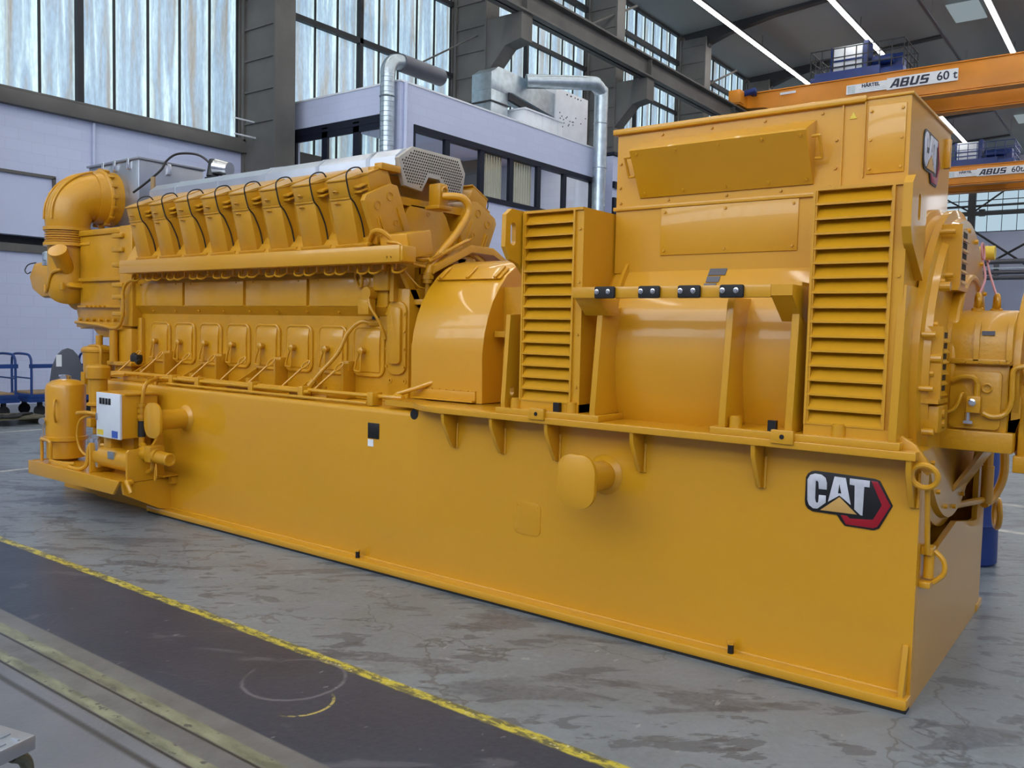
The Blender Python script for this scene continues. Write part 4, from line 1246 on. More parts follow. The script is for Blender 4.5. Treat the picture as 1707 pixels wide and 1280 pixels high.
for k, (a, c) in enumerate(((-7.28, -6.47), (-6.43, -5.54), (-5.50, -4.70), (-4.66, -3.93))):
    b = MB().box(a, c, 0.435, 0.465, 1.865, 2.085, 0.004)
    b.bolt((a + 0.1, 0.435, 2.07), (0, -1, 0), 0.008, 0.008).bolt((c - 0.1, 0.435, 2.07), (0, -1, 0), 0.008, 0.008)
    b.build('side_panel', YEL, G)
MB().box(-4.0, -3.93, 0.494, 0.5, 1.735, 1.79).build('data_plate', BLACK, G)

# crankcase doors
door = None
for k in range(8):
    off = (0.414 * k, 0, 0)
    if door is None:
        x0, x1 = -7.09, -6.765
        rim = [Vector((u, 0.492, v)) for u, v in rrect(x0, x1, 1.335, 1.705, 0.06, 6)]
        b = MB().tube(rim, 0.012, 8, 1, True).prism(rrect(x0 + 0.004, x1 - 0.004, 1.339, 1.701, 0.056), 'y', 0.487, 0.502)
        b.prism([(0.49, 1.352), (0.479, 1.365), (0.474, 1.45), (0.474, 1.58), (0.481, 1.675), (0.49, 1.688)], 'x', x0 + 0.03, x1 - 0.03, 0.004)
        door = b.build('crankcase_door', YEL, G)
        xc = x0 + 0.13
        h = MB().cyl((xc, 0.47, 1.525), (xc, 0.425, 1.525), 0.026, 0.022, 12).lathe((xc, 0.44, 1.525), (0, -1, 0), [(0, 0.034), (0.012, 0.034), (0.02, 0.022), (0.03, 0.0)], 6)
        h.tube([(xc - 0.01, 0.435, 1.51), (xc - 0.035, 0.43, 1.45), (xc - 0.055, 0.43, 1.385), (xc - 0.05, 0.43, 1.37), (xc + 0.0, 0.43, 1.365), (xc + 0.01, 0.43, 1.38), (xc + 0.01, 0.43, 1.45), (xc + 0.008, 0.435, 1.51)], 0.009, 8, 3)
        h.build('door_handle', YCAST, door)
    else:
        copy_tree(door, off, G)

# engine feet with jacking rods
foot = None
for k in range(4):
    x = -6.90 + 0.828 * k
    if foot is None:
        b = MB().box(x - 0.20, x + 0.24, 0.20, 0.52, 1.146, 1.185, 0.006)
        b.box(x + 0.21, x + 0.235, 0.37, 0.52, 1.18, 1.42, 0.006).box(x + 0.14, x + 0.24, 0.42, 0.52, 1.36, 1.44, 0.01)
        b.prism([(0.22, 1.185), (0.50, 1.185), (0.50, 1.34)], 'x', x - 0.18, x - 0.16)
        b.cyl((x - 0.02, 0.30, 1.185), (x - 0.02, 0.30, 1.26), 0.028, n=14).cyl((x + 0.1, 0.30, 1.185), (x + 0.1, 0.30, 1.24), 0.02, n=12)
        foot = b.build('engine_foot', YCAST, G)
        for dx in (-0.20, 0.19):
            r = MB().tube([(x + dx - 0.12, 0.185, 1.19), (x + dx + 0.035, 0.30, 1.37)], 0.009, 8, 1)
            c = Vector((x + dx + 0.06, 0.315, 1.40)); d = Vector((0.155, 0.115, 0.18)).normalized(); u = Vector((0.76, 0, -0.65))
            r.tube([c + d * 0.042 * math.cos(a) + u * 0.017 * math.sin(a) for a in [2 * math.pi * i / 14 for i in range(14)]], 0.007, 6, 1, True)
            r.build('eye_rod', YEL, foot)
    else:
        copy_tree(foot, (0.828 * k, 0, 0), G)
MB().tube([(-6.93, 0.22, 1.39), (-6.86, 0.2, 1.36), (-6.80, 0.20, 1.33)], 0.03, 8, 3).box(-6.92, -6.80, 0.17, 0.24, 1.33, 1.40, 0.015).build('cable_bundle', BLACK, G)

# pipes along the skid edge
b = MB()
b.tube([(-7.35, 0.18, 1.18), (-7.2, 0.18, 1.215), (-6.9, 0.18, 1.22), (-6.5, 0.18, 1.222), (-3.62, 0.18, 1.215), (-3.45, 0.22, 1.24), (-3.22, 0.34, 1.33)], 0.017, 10, 6)
b.tube([(-6.40, 0.13, 0.98), (-6.40, 0.13, 1.16), (-6.38, 0.13, 1.19), (-6.30, 0.135, 1.205), (-6.1, 0.14, 1.21), (-4.3, 0.14, 1.205)], 0.015, 10, 5)
b.tube([(-7.22, 0.13, 1.05), (-7.22, 0.13, 1.17), (-7.15, 0.15, 1.20), (-7.0, 0.17, 1.205)], 0.014, 8, 5)
b.tube([(-3.65, 0.12, 1.165), (-6.2, 0.12, 1.165)], 0.012, 8, 1)
for x in (-6.15, -5.75, -5.0, -4.38, -3.62):
    b.box(x - 0.03, x + 0.03, 0.115, 0.215, 1.15, 1.245, 0.006)
b.build('fuel_pipe', YEL, G)
b = MB().tube([(-3.98, 0.46, 1.74), (-4.05, 0.42, 1.745), (-4.14, 0.38, 1.66), (-4.20, 0.33, 1.50), (-4.30, 0.26, 1.36), (-4.38, 0.2, 1.24)], 0.016, 10, 6)
b.cyl((-4.345, 0.225, 1.29), (-4.375, 0.205, 1.245), 0.026, n=8).cyl((-3.99, 0.46, 1.74), (-3.93, 0.5, 1.74), 0.028, n=8)
b.build('drain_hose', YCAST, G)
b = MB().ring((-4.05, 0.40, 2.07), (0.35, 0.9, 0.2), 0.06, 0.012, 20, 8)
b.cyl((-3.93, 0.46, 1.96), (-3.93, 0.36, 1.96), 0.05, n=14).tube([(-3.92, 0.38, 1.95), (-3.88, 0.36, 1.86), (-3.82, 0.40, 1.74), (-3.80, 0.44, 1.62)], 0.012, 8, 5)
b.box(-4.02, -3.9, 0.36, 0.44, 1.80, 1.92, 0.01)
b.build('dipstick', YCAST, G)

# fuel rail cover with the fittings below it
b = MB().box(-7.14, -3.42, 0.19, 0.34, 2.165, 2.285, 0.006).box(-3.50, -3.40, 0.20, 0.34, 2.17, 2.28, 0.01)
for z in (2.20, 2.205):
    b.bolt((-3.54, 0.19, z), (0, -1, 0), 0.009, 0.006).bolt((-3.50, 0.19, z), (0, -1, 0), 0.009, 0.006)
rail = b.build('fuel_rail_cover', YEL, G)
b = MB()
for k in range(30):
    x = -7.05 + 0.12 * k
    b.cyl((x, 0.30, 2.17), (x, 0.30, 2.125), 0.014, n=6)
    if k % 3 != 1:
        b.tube([(x, 0.28, 2.15), (x + 0.02, 0.26, 2.105), (x + 0.07, 0.28, 2.10), (x + 0.085, 0.33, 2.14)], 0.008, 6, 4)
b.box(-7.05, -3.75, 0.34, 0.46, 2.12, 2.17)
b.build('pipe_fittings', YCAST, rail)

# ---- cylinder head covers, one bank tilted towards the viewer, the other away
def bank(mirror):
    s = -1 if mirror else 1
    A = Vector((0, -0.42 * s, 0.9075)); W = Vector((0, 0.9075 * s, 0.42)); U = Vector((1, 0, 0))
    O = Vector((0, YC - 0.70 * s, 2.315))
    return Matrix(((U.x, A.x, W.x, O.x), (U.y, A.y, W.y, O.y), (U.z, A.z, W.z, O.z), (0, 0, 0, 1)))
def head_cover(m, x0):
    T = m @ Matrix.Translation((x0, 0, 0))
    b = MB()
    body = [(0.0, 0.06), (0.014, 0.008), (0.028, 0.0), (0.222, 0.0), (0.238, 0.010), (0.252, 0.06), (0.272, 0.105), (0.335, 0.125), (0.335, 0.42), (0.0, 0.42)]
    def pz(pts, v0, v1, bev=0.0):                      # profile in (u, w) carried along v
        q = MB().prism([(u, w) for u, w in pts], 'y', v0, v1, bev)
        return q
    # prism 'y' gives (u, a, w): exactly (u, v, w)
    b.prism(body, 'y', 0.0, 0.328, 0.006)
    b.prism([(u, w - 0.006 if w < 0.2 else w) for u, w in body], 'y', 0.328, 0.342, 0.003)
    b.prism(body, 'y', 0.342, 0.46, 0.006)
    b.prism([(-0.006, 0.05), (0.020, -0.008), (0.228, -0.008), (0.256, 0.05), (0.275, 0.10), (0.338, 0.12), (0.335, 0.44), (-0.006, 0.44)], 'y', 0.46, 0.474, 0.004)
    b.box(0.0, 0.33, -0.10, -0.002, 0.05, 0.48, 0.008).box(-0.01, 0.34, -0.018, 0.008, -0.005, 0.45, 0.005)
    for u, v in ((0.10, 0.30), (0.105, 0.385)):
        b.tube([(u - 0.022, v, 0.0), (u - 0.014, v + 0.012, -0.02), (u + 0.014, v + 0.012, -0.02), (u + 0.022, v, 0.0)], 0.006, 6, 3)
    for v in (0.355, 0.39):
        b.box(0.235, 0.32, v, v + 0.016, 0.04, 0.13, 0.005)
    b.cyl((0.306, 0.0, 0.118), (0.306, 0.33, 0.118), 0.026, n=12)
    b.box(0.235, 0.39, -0.02, 0.035, 0.05, 0.18, 0.006)
    for q in b.bm.verts:                              # the front of the casing stands steeper than the cylinder axis
        if q.co.z < 0.3:
            q.co.z += 0.19 * max(0.0, q.co.y)
    o = b.xf(T).build('cylinder_head_cover', YCAST, G)
    c = MB().tube([(0.255, 0.46, 0.16), (0.262, 0.515, 0.12), (0.25, 0.53, 0.05), (0.243, 0.505, 0.0), (0.240, 0.43, -0.006), (0.244, 0.34, 0.0), (0.252, 0.28, 0.03), (0.262, 0.15, 0.055), (0.258, 0.03, 0.06)], 0.0055, 6, 6)
    for q in c.bm.verts:
        q.co.z += 0.19 * max(0.0, q.co.y)
    c.xf(T).build('ignition_cable', BLACK, o)
    return o
near = head_cover(bank(False), -7.02)
for k in range(1, 8):
    copy_tree(near, (0.4035 * k, 0, 0), G)
far = head_cover(bank(True), -7.02)
for k in range(1, 8):
    copy_tree(far, (0.4035 * k, 0, 0), G)
for mir in (False, True):
    T = bank(mir)
    X = -3.862
    b = MB().prism([(0.06, -0.08), (0.06, 0.31), (0.10, 0.345), (0.36, 0.345), (0.43, 0.31), (0.43, -0.02), (0.36, -0.08)], 'z', 0, 0.05, 0.008)
    for u, v, r in ((0.17, 0.24, 0.026), (0.32, 0.26, 0.026), (0.30, 0.06, 0.018)):
        b.lathe((u, v, 0.048), (0, 0, 1), [(0, r * 1.35), (0.008, r * 1.35), (0.008, r), (0.001, r), (0.001, 0)], 16)
    for u in (0.12, 0.15, 0.35):
        b.box(u, u + 0.012, -0.02, 0.16, 0.045, 0.062, 0.004)
    # local (depth, height, out) -> bank frame
    M4 = T @ Matrix(((0, 0, 1, X), (0, 1, 0, 0), (1, 0, 0, 0), (0, 0, 0, 1)))
    b.xf(M4).build('head_end_cover', YCAST, G)

# ---- coupling end: valley casing, water neck, hoses, braces
b = MB().prism([(0.62, 2.10), (0.62, 2.36), (0.76, 2.62), (0.80, 2.68), (1.16, 2.68), (1.22, 2.62), (1.36, 2.36), (1.36, 2.10)], 'x', -4.08, -3.90, 0.01)
for y, z in ((0.72, 2.45), (1.0, 2.62), (1.26, 2.45), (0.9, 2.3)):
    b.lathe((-3.905, y, z), (1, 0, 0), [(0, 0.022), (0.008, 0.022), (0.008, 0.01), (0.002, 0)], 12)
b.build('valley_casing', YCAST, G)
b = MB().box(-3.82, -3.70, 0.91, 1.01, 2.66, 2.84, 0.012).ring((-3.695, 0.96, 2.78), (1, 0, 0), 0.03, 0.008, 16, 6).box(-3.84, -3.69, 0.89, 1.05, 2.64, 2.67, 0.006)
b.build('water_neck', YCAST, G)
b = MB().tube([(-3.68, 0.93, 2.735), (-3.60, 0.97, 2.735), (-3.55, 1.02, 2.72), (-3.53, 1.06, 2.66), (-3.53, 1.04, 2.58), (-3.53, 0.90, 2.42), (-3.53, 0.72, 2.26), (-3.52, 0.62, 2.17), (-3.51, 0.58, 2.10)], 0.030, 12, 6)
b.build('coolant_hose', YEL, G)
b = MB().cyl((-3.51, 0.58, 2.12), (-3.51, 0.58, 2.04), 0.035, n=12).cyl((-3.51, 0.58, 2.04), (-3.51, 0.58, 1.70), 0.019, n=10).cyl((-3.51, 0.58, 2.10), (-3.51, 0.58, 2.07), 0.045, n=6)
b.box(-3.8, -3.45, 0.52, 0.60, 1.88, 1.92, 0.005)
b.build('hose_coupling', YCAST, G)
b = MB().box(-3.78, -3.50, 0.36, 0.62, 2.22, 2.40, 0.008)
b.xf(Matrix.Translation((0, 0.45, 2.3)) @ Matrix.Rotation(math.radians(12), 4, 'X') @ Matrix.Translation((0, -0.45, -2.3)))
b.build('junction_cover', YEL, G)
b = MB()
b.tube([(-3.88, 0.34, 2.33), (-3.80, 0.30, 2.40), (-3.72, 0.32, 2.40), (-3.62, 0.40, 2.30), (-3.55, 0.50, 2.22), (-3.52, 0.60, 2.22)], 0.018, 8, 6)
b.tube([(-3.70, 0.35, 2.33), (-3.56, 0.36, 2.30), (-3.52, 0.42, 2.18), (-3.51, 0.55, 2.16)], 0.012, 8, 6)
for k in range(10):
    b.tube([(-3.5, 0.60 + 0.045 * k, 2.22 + 0.018 * k), (-3.47, 0.63 + 0.045 * k, 2.25 + 0.018 * k), (-3.52, 0.66 + 0.045 * k, 2.25 + 0.018 * k)], 0.007, 5, 2)
b.tube([(-3.50, 0.58, 2.20), (-3.46, 0.90, 2.36), (-3.50, 1.04, 2.40)], 0.014, 8, 5)
b.tube([(-3.6, 0.40, 2.15), (-3.5, 0.46, 2.02), (-3.50, 0.54, 2.0)], 0.006, 6, 5)
b.build('sensor_hose', YCAST, G)
b = MB()
b.prism([(0.60, 2.17), (1.02, 2.36), (1.30, 2.36), (1.56, 2.24), (1.56, 2.20), (1.30, 2.31), (1.03, 2.31), (0.60, 2.11)], 'x', -3.62, -3.46, 0.006)
b.box(-3.72, -3.5, 0.80, 1.12, 2.12, 2.28, 0.03).cyl((-3.72, 0.95, 2.26), (-3.5, 0.95, 2.26), 0.055, n=14)
b.prism([(0.44, 2.15), (0.62, 1.86), (0.56, 1.86), (0.40, 2.10)], 'x', -3.62, -3.585).prism([(0.36, 2.17), (0.42, 2.17), (0.56, 1.90), (0.50, 1.90)], 'x', -3.78, -3.76)
b.box(-3.90, -3.74, 0.40, 0.50, 1.98, 2.17, 0.01).box(-3.74, -3.70, 0.42, 0.47, 1.9, 2.2).box(-3.66, -3.6, 0.6, 1.4, 1.9, 2.16)
b.build('coupling_brace', YCAST, G)
# flywheel guard
prof = [(0.33, 1.21), (0.325, 1.55), (0.345, 1.68), (0.38, 1.80), (0.43, 1.90), (0.50, 2.0), (0.585, 2.085), (0.67, 2.145), (0.77, 2.19), (0.88, 2.215), (1.0, 2.222)]
prof = prof + [(2.0 - y, z) for y, z in prof[::-1][1:]]
b = MB().prism(prof, 'x', -3.42, -2.77, 0.004)
fw = b.build('flywheel_guard', YEL, G, 0.35)
b = MB().prism([(0.545, 2.055), (0.535, 2.062), (0.635, 2.14), (0.645, 2.133)], 'x', -3.38, -2.80, 0.002)
for x in (-3.34, -3.09, -2.84):
    b.prism([(0.535, 2.062), (0.525, 2.075), (0.635, 2.158), (0.64, 2.145)], 'x', x - 0.014, x + 0.014, 0.003)
b.build('clamp_strip', YEL, fw)
b = MB().box(-3.39, -2.82, 0.285, 0.335, 1.216, 1.228).box(-3.39, -2.82, 0.318, 0.328, 1.216, 1.285, 0.002)
for k in range(9):
    b.box(-3.38 + 0.065 * k, -3.34 + 0.065 * k, 0.317, 0.330, 1.285, 1.292)
b.build('toe_strip', YEL, fw)
b = MB().box(-2.77, -2.28, 0.55, 1.45, 1.0, 2.0)
b.box(-2.76, -2.3, 0.44, 0.55, 1.66, 1.70)
b.build('coupling_shaft_casing', YCAST, G)

# ---- insulated exhaust trunk and its perforated end guard
b = MB().prism([(0.62, 2.92), (0.62, 3.02), (0.70, 3.085), (0.80, 3.11), (1.20, 3.11), (1.30, 3.085), (1.38, 3.02), (1.38, 2.92)], 'x', -7.35, -3.90, 0.006)
for x in (-6.9, -6.2, -5.5, -4.8, -4.2):
    b.prism([(0.615, 2.92), (0.615, 3.022), (0.698, 3.09), (0.80, 3.116), (1.20, 3.116), (1.302, 3.09), (1.385, 3.022), (1.385, 2.92)], 'x', x - 0.02, x + 0.02)
b.build('exhaust_lagging', LAG, G)
gp = [(0.61, 3.0), (0.77, 3.11), (1.33, 3.11), (1.40, 3.0), (1.36, 2.78), (1.17, 2.78), (1.08, 2.905), (0.95, 2.905), (0.88, 2.78), (0.68, 2.80)]
b = MB().prism(gp, 'x', -3.90, -3.86, 0.003)
gd = b.build('perforated_guard', PERF, G)
def inside(p, poly, pad):
    x, y = p; ok = False
    for (x1, y1), (x2, y2) in zip(poly, poly[1:] + poly[:1]):
        if (y1 > y) != (y2 > y) and x < (x2 - x1) * (y - y1) / (y2 - y1) + x1:
            ok = not ok
        L_ = math.hypot(x2 - x1, y2 - y1)
        t = max(0, min(1, ((x - x1) * (x2 - x1) + (y - y1) * (y2 - y1)) / L_ ** 2))
        if math.hypot(x - x1 - t * (x2 - x1), y - y1 - t * (y2 - y1)) < pad:
            return False
    return ok
b = MB()
for i in range(15):
    for j in range(32):
        y = 0.62 + 0.0255 * j + (0.0128 if i % 2 else 0); z = 2.79 + 0.0222 * i
        if inside((y, z), gp, 0.030):
            b.cyl((-3.861, y, z), (-3.8585, y, z), 0.0078, n=8)
b.build('perforations', DARKGAP, gd)
b = MB().box(-3.92, -3.84, 0.42, 0.62, 2.88, 2.93, 0.005).box(-3.95, -3.88, 0.38, 0.46, 2.70, 2.90, 0.01).box(-3.98, -3.9, 0.5, 1.5, 2.66, 2.72)
b.build('guard_bracket', YCAST, G)

# ---- free end: aftercooler housing, support, turbocharger, silver box
b = MB()
b.box(-8.45, -7.38, 0.46, 1.54, 1.66, 2.62, 0.03).box(-8.42, -7.36, 0.44, 1.56, 2.60, 2.66, 0.01).box(-8.40, -7.36, 0.42, 1.56, 2.12, 2.16, 0.008)
b.box(-8.42, -7.36, 0.42, 1.56, 1.845, 1.87, 0.006).box(-8.46, -7.36, 0.43, 1.57, 1.64, 1.70, 0.008)
b.prism([(-8.45, 2.0), (-8.45, 2.5), (-8.62, 2.3), (-8.75, 1.95), (-8.62, 1.62), (-8.45, 1.64)], 'y', 0.55, 1.45, 0.01)
b.box(-7.52, -7.28, 0.40, 0.60, 1.66, 2.66, 0.012)
for z in (1.76, 1.93, 2.05, 2.25, 2.40, 2.54):
    b.box(-7.62, -7.42, 0.37, 0.46, z, z + 0.045, 0.01)
for k in range(7):
    b.bolt((-8.35 + 0.14 * k, 0.43, 1.72), (0, -1, 0), 0.02, 0.03)
for k in range(5):
    b.bolt((-8.2 + 0.09 * k, 0.418, 1.86), (0, -1, 0), 0.014, 0.02)
b.prism([(-8.3, 1.66), (-7.5, 1.66), (-7.7, 1.54), (-8.1, 1.54)], 'y', 0.5, 1.4, 0.01)
b.tube([(-8.45, 0.42, 1.69), (-8.2, 0.38, 1.685), (-7.9, 0.38, 1.67), (-7.55, 0.36, 1.64), (-7.42, 0.35, 1.68), (-7.36, 0.35, 1.80), (-7.36, 0.35, 2.0), (-7.28, 0.35, 2.09), (-7.15, 0.36, 2.12)], 0.017, 8, 6)
b.build('aftercooler_housing', YCAST, G)
b = MB().box(-7.62, -7.30, 0.40, 0.60, 1.16, 1.64, 0.01).cyl((-7.56, 0.36, 1.30), (-7.56, 0.36, 1.62), 0.04, n=12).box(-7.66, -7.2, 0.34, 0.6, 1.27, 1.31, 0.006)
b.box(-7.9, -7.1, 0.35, 0.9, 1.146, 1.20, 0.01)
b.build('end_pedestal', YCAST, G)
b = MB().cyl((-7.98, 0.70, 1.49), (-7.62, 0.70, 1.49), 0.05, n=14).tube([(-7.96, 0.62, 1.42), (-7.90, 0.6, 1.54)], 0.015, 8, 1).tube([(-7.80, 0.6, 1.44), (-7.74, 0.58, 1.53)], 0.013, 8, 1)
b.cyl((-7.64, 0.6, 1.40), (-7.64, 0.6, 1.55), 0.02, n=8)
b.build('steel_joint', CHROME, G)
b = MB().lathe((-7.96, 0.42, 1.18), (0, 0, 1), [(0, 0.15), (0.20, 0.16), (0.21, 0.175), (0.235, 0.175), (0.26, 0.15), (0.28, 0.06), (0.28, 0)], 28)
b.cyl((-7.96, 0.42, 1.44), (-7.96, 0.42, 1.56), 0.035, n=12).tube([(-8.05, 0.36, 1.445), (-7.84, 0.34, 1.455), (-7.76, 0.33, 1.42), (-7.76, 0.33, 1.30), (-7.76, 0.33, 1.10)], 0.016, 8, 5)
b.lathe((-7.96, 0.42, 0.95), (0, 0, 1), [(0, 0.14), (0.23, 0.14)], 24)
for k in range(12):
    a = 2 * math.pi * k / 12
    b.cyl((-7.96 + 0.155 * math.cos(a), 0.42 + 0.155 * math.sin(a), 1.06), (-7.96 + 0.155 * math.cos(a), 0.42 + 0.155 * math.sin(a), 1.18), 0.022, n=6)
b.build('oil_filter', YCAST, G)

TX = -8.66
b = MB()
b.tube([(TX, 0.45, 2.70), (TX, 0.45, 2.80), (TX, 0.49, 2.93), (TX + 0.02, 0.60, 3.03), (TX + 0.04, 0.74, 3.06)], 0.2, 28, 5, radii=(0.215, 0.265))
b.tube([(TX + 0.04, 0.68, 3.055), (TX + 0.05, 0.84, 3.06), (TX + 0.05, 1.0, 3.06)], 0.3, 28, 4, radii=(0.27, 0.32))
b.ring((TX + 0.04, 0.78, 3.06), (0, 1, 0.05), 0.29, 0.025, 32, 8)
for k in range(16):
    a = 2 * math.pi * k / 16
    b.box(-0.018, 0.018, -0.03, 0.03, -0.02, 0.02, 0.005, Matrix.Translation((TX + 0.04 + 0.31 * math.cos(a), 0.79, 3.06 + 0.31 * math.sin(a))) @ Matrix.Rotation(-a, 4, 'Y'))
for dx in (-0.09, -0.03, 0.03, 0.09):
    b.tube([(TX + dx, 0.235, 2.78), (TX + dx, 0.255, 2.95), (TX + dx * 1.1, 0.36, 3.14), (TX + dx * 1.2, 0.52, 3.27), (TX + dx * 1.2, 0.66, 3.325)], 0.012, 6, 5)
b.box(TX - 0.28, TX - 0.14, 0.36, 0.5, 2.98, 3.10, 0.02).cyl((TX - 0.25, 0.5, 2.95), (TX - 0.1, 0.5, 2.95), 0.03, n=10)
b.lathe((TX, 0.45, 2.665), (0, 0, 1), [(0, 0.2), (0, 0.245), (0.035, 0.245), (0.036, 0.215)], 36)
b.build('turbocharger_elbow', YCAST, G)
pr = [(0, 0.21)]
for k in range(5):
    pr += [(0.005 + 0.025 * k, 0.21), (0.010 + 0.025 * k, 0.232), (0.018 + 0.025 * k, 0.232), (0.024 + 0.025 * k, 0.21)]
MB().lathe((TX, 0.45, 2.535), (0, 0, 1), pr + [(0.13, 0.21)], 40).lathe((TX, 0.45, 2.50), (0, 0, 1), [(0, 0.2), (0, 0.245), (0.035, 0.245), (0.036, 0.2)], 40).box(TX + 0.15, TX + 0.45, 0.45, 0.7, 2.505, 2.535, 0.004).build('bellows', YEL, G)
b = MB().tube([(TX, 0.45, 2.51), (TX, 0.45, 2.36), (TX, 0.45, 2.20), (TX, 0.45, 2.06), (TX - 0.02, 0.46, 2.02)], 0.205, 28, 4)
b.lathe((TX, 0.45, 2.10), (0, 0, -1), [(0, 0.205), (0.06, 0.19), (0.10, 0.13), (0.12, 0)], 28)
b.cyl((TX + 0.10, 0.40, 2.22), (TX + 0.22, 0.24, 2.42), 0.085, n=18).cyl((TX + 0.215, 0.245, 2.415), (TX + 0.23, 0.225, 2.44), 0.095, n=18)
b.tube([(TX + 0.20, 0.27, 2.24), (TX + 0.06, 0.24, 2.20), (TX - 0.02, 0.24, 2.06), (TX - 0.12, 0.26, 2.0), (TX - 0.22, 0.3, 2.08)], 0.014, 6, 5)
b.box(TX + 0.16, TX + 0.23, 0.27, 0.30, 2.03, 2.10, 0.006)
b.build('compressor_elbow', YCAST, G)
b = MB().cyl((TX - 0.05, 0.5, 2.05), (TX - 0.30, 0.5, 2.13), 0.17, 0.17, 24).prism([(-9.38, 2.19), (-9.25, 2.34), (-9.02, 2.35), (-8.62, 2.22), (-8.38, 2.06), (-8.75, 1.965), (-9.08, 1.95), (-9.30, 2.04)], 'y', 0.34, 0.74, 0.05)
b.cyl((TX - 0.1, 0.6, 1.98), (TX + 0.5, 0.75, 1.98), 0.16, n=20)
b.build('compressor_inlet', YCAST, G)
b = MB().lathe((-8.98, 0.38, 2.36), (0, 0, 1), [(0, 0.02), (0.0, 0.055), (0.08, 0.055), (0.10, 0.03), (0.10, 0)], 16).box(-9.04, -8.92, 0.34, 0.42, 2.30, 2.36, 0.01)
b.build('actuator_cap', GALV, G)
MB().tube([(-9.22, 0.36, 2.34), (-9.36, 0.34, 2.32), (-9.42, 0.33, 2.26), (-9.36, 0.33, 2.22), (-9.30, 0.34, 2.24)], 0.006, 6, 6).build('actuator_wire', BLACK, G)
b = MB().box(-9.1, -8.03, 0.90, 1.68, 2.72, 3.46, 0.01).box(-9.12, -8.01, 0.88, 1.70, 3.455, 3.48, 0.005)
sb = b.build('silver_plenum_box', BOXSHEET, G)
for x in (-8.75, -8.5, -8.22):
    MB().box(x - 0.025, x + 0.025, 0.875, 0.905, 3.36, 3.48, 0.005).build('toggle_latch', CHROME, sb)
for y, z, h in ((1.22, 3.34, 0.12), (1.5, 2.9, 0.05)):
    MB().box(-8.04, -8.005, y, y + 0.05, z, z + h, 0.005).build('toggle_latch', CHROME, sb)
b = MB().box(-7.04, -6.86, 1.04, 1.2, 3.11, 3.20, 0.01).cyl((-7.0, 1.1, 3.20), (-7.0, 1.16, 3.36), 0.055, 0.08, 14)
jo = b.build('speed_sensor', BLACK, G)
MB().cyl((-6.94, 1.12, 3.30), (-6.78, 1.16, 3.27), 0.085, 0.07, 18).box(-6.9, -6.6, 1.06, 1.2, 3.11, 3.16, 0.006).build('sensor_cap', CHROME, jo)
b = MB().tube([(-7.02, 1.10, 3.34), (-7.18, 1.06, 3.44), (-7.42, 0.98, 3.46), (-7.50, 0.9, 3.38), (-7.50, 0.84, 3.28), (-7.62, 0.74, 3.14), (-7.72, 0.66, 3.04)], 0.012, 8, 6)
b.build('sensor_cable', BLACK, jo)
MB().box(-7.56, -7.50, 0.76, 0.78, 3.04, 3.20).build('cardboard_tag', PLY, jo)

# ---- auxiliary platform at the free end
b = MB()
b.box(-7.75, -6.10, -0.36, 0.12, 0.335, 0.355).box(-7.75, -7.42, 0.12, 0.9, 0.335, 0.355)
b.prism([(-7.76, 0.362), (-7.76, 0.235), (-6.20, 0.235), (-6.09, 0.362)], 'y', -0.385, -0.355, 0.008)
b.prism([(-0.36, 0.362), (0.9, 0.362), (0.9, 0.24), (-0.36, 0.24)], 'x', -7.765, -7.74, 0.004)
b.prism([(-0.36, 0.34), (0.09, 0.34), (0.09, 0.06), (-0.02, 0.08), (-0.34, 0.24)], 'x', -6.12, -6.09)
b.box(-6.30, -5.98, -0.05, 0.09, 0.37, 0.385).box(-6.05, -6.0, 0.04, 0.09, 0.30, 0.36)
b.prism([(-0.3, 0.33), (0.5, 0.33), (0.5, 0.14), (0.1, 0.14)], 'x', -7.2, -7.16)
b.build('side_platform', YEL, G)
b = MB().lathe((-7.60, -0.10, 0.355), (0, 0, 1), [(0, 0.0), (0.0, 0.10), (0.02, 0.13), (0.03, 0.172), (0.19, 0.172), (0.20, 0.196), (0.235, 0.196), (0.24, 0.178), (0.70, 0.178), (0.735, 0.165), (0.77, 0.12), (0.785, 0.06), (0.79, 0)], 40)
b.tube([(-7.50, -0.24, 0.95), (-7.45, -0.28, 0.93), (-7.44, -0.285, 0.82), (-7.49, -0.25, 0.74)], 0.010, 8, 5)
tk_ = b.build('air_receiver', YEL, G)
MB().cyl((-7.60, -0.10, 1.14), (-7.60, -0.10, 1.17), 0.05, n=12).box(-7.68, -7.56, -0.13, -0.08, 1.155, 1.18, 0.006).build('tank_fitting', CHROME, tk_)
b = MB().tube([(-7.66, -0.30, 0.36), (-7.66, -0.30, 0.54), (-7.65, -0.31, 0.565), (-7.60, -0.32, 0.575), (-7.46, -0.33, 0.57), (-7.42, -0.33, 0.54), (-7.42, -0.33, 0.42), (-7.38, -0.33, 0.385), (-7.0, -0.31, 0.40)], 0.016, 8, 5)
b.tube([(-7.05, -0.34, 0.37), (-6.88, -0.33, 0.37), (-6.80, -0.30, 0.42), (-6.79, -0.29, 0.55), (-6.76, -0.27, 0.60), (-6.62, -0.22, 0.60)], 0.019, 8, 5)
b.box(-7.35, -7.05, -0.36, -0.3, 0.355, 0.39, 0.005).box(-6.62, -6.5, -0.24, -0.12, 0.56, 0.86, 0.006)
b.build('oil_hose', YEL, G)
b = MB().cyl((-7.66, -0.28, 0.74), (-7.64, -0.31, 0.74), 0.032, n=14).cyl((-7.66, -0.29, 0.55), (-7.66, -0.29, 0.72), 0.010, n=8).cyl((-7.69, -0.29, 0.57), (-7.69, -0.29, 0.64), 0.014, n=8)
b.build('pressure_gauge', CHROME, G)
MB().box(-6.78, -6.66, -0.28, -0.2, 0.40, 0.66, 0.008).cyl((-6.72, -0.25, 0.66), (-6.72, -0.25, 0.70), 0.05, n=12).build('sight_glass', CHROME, G)
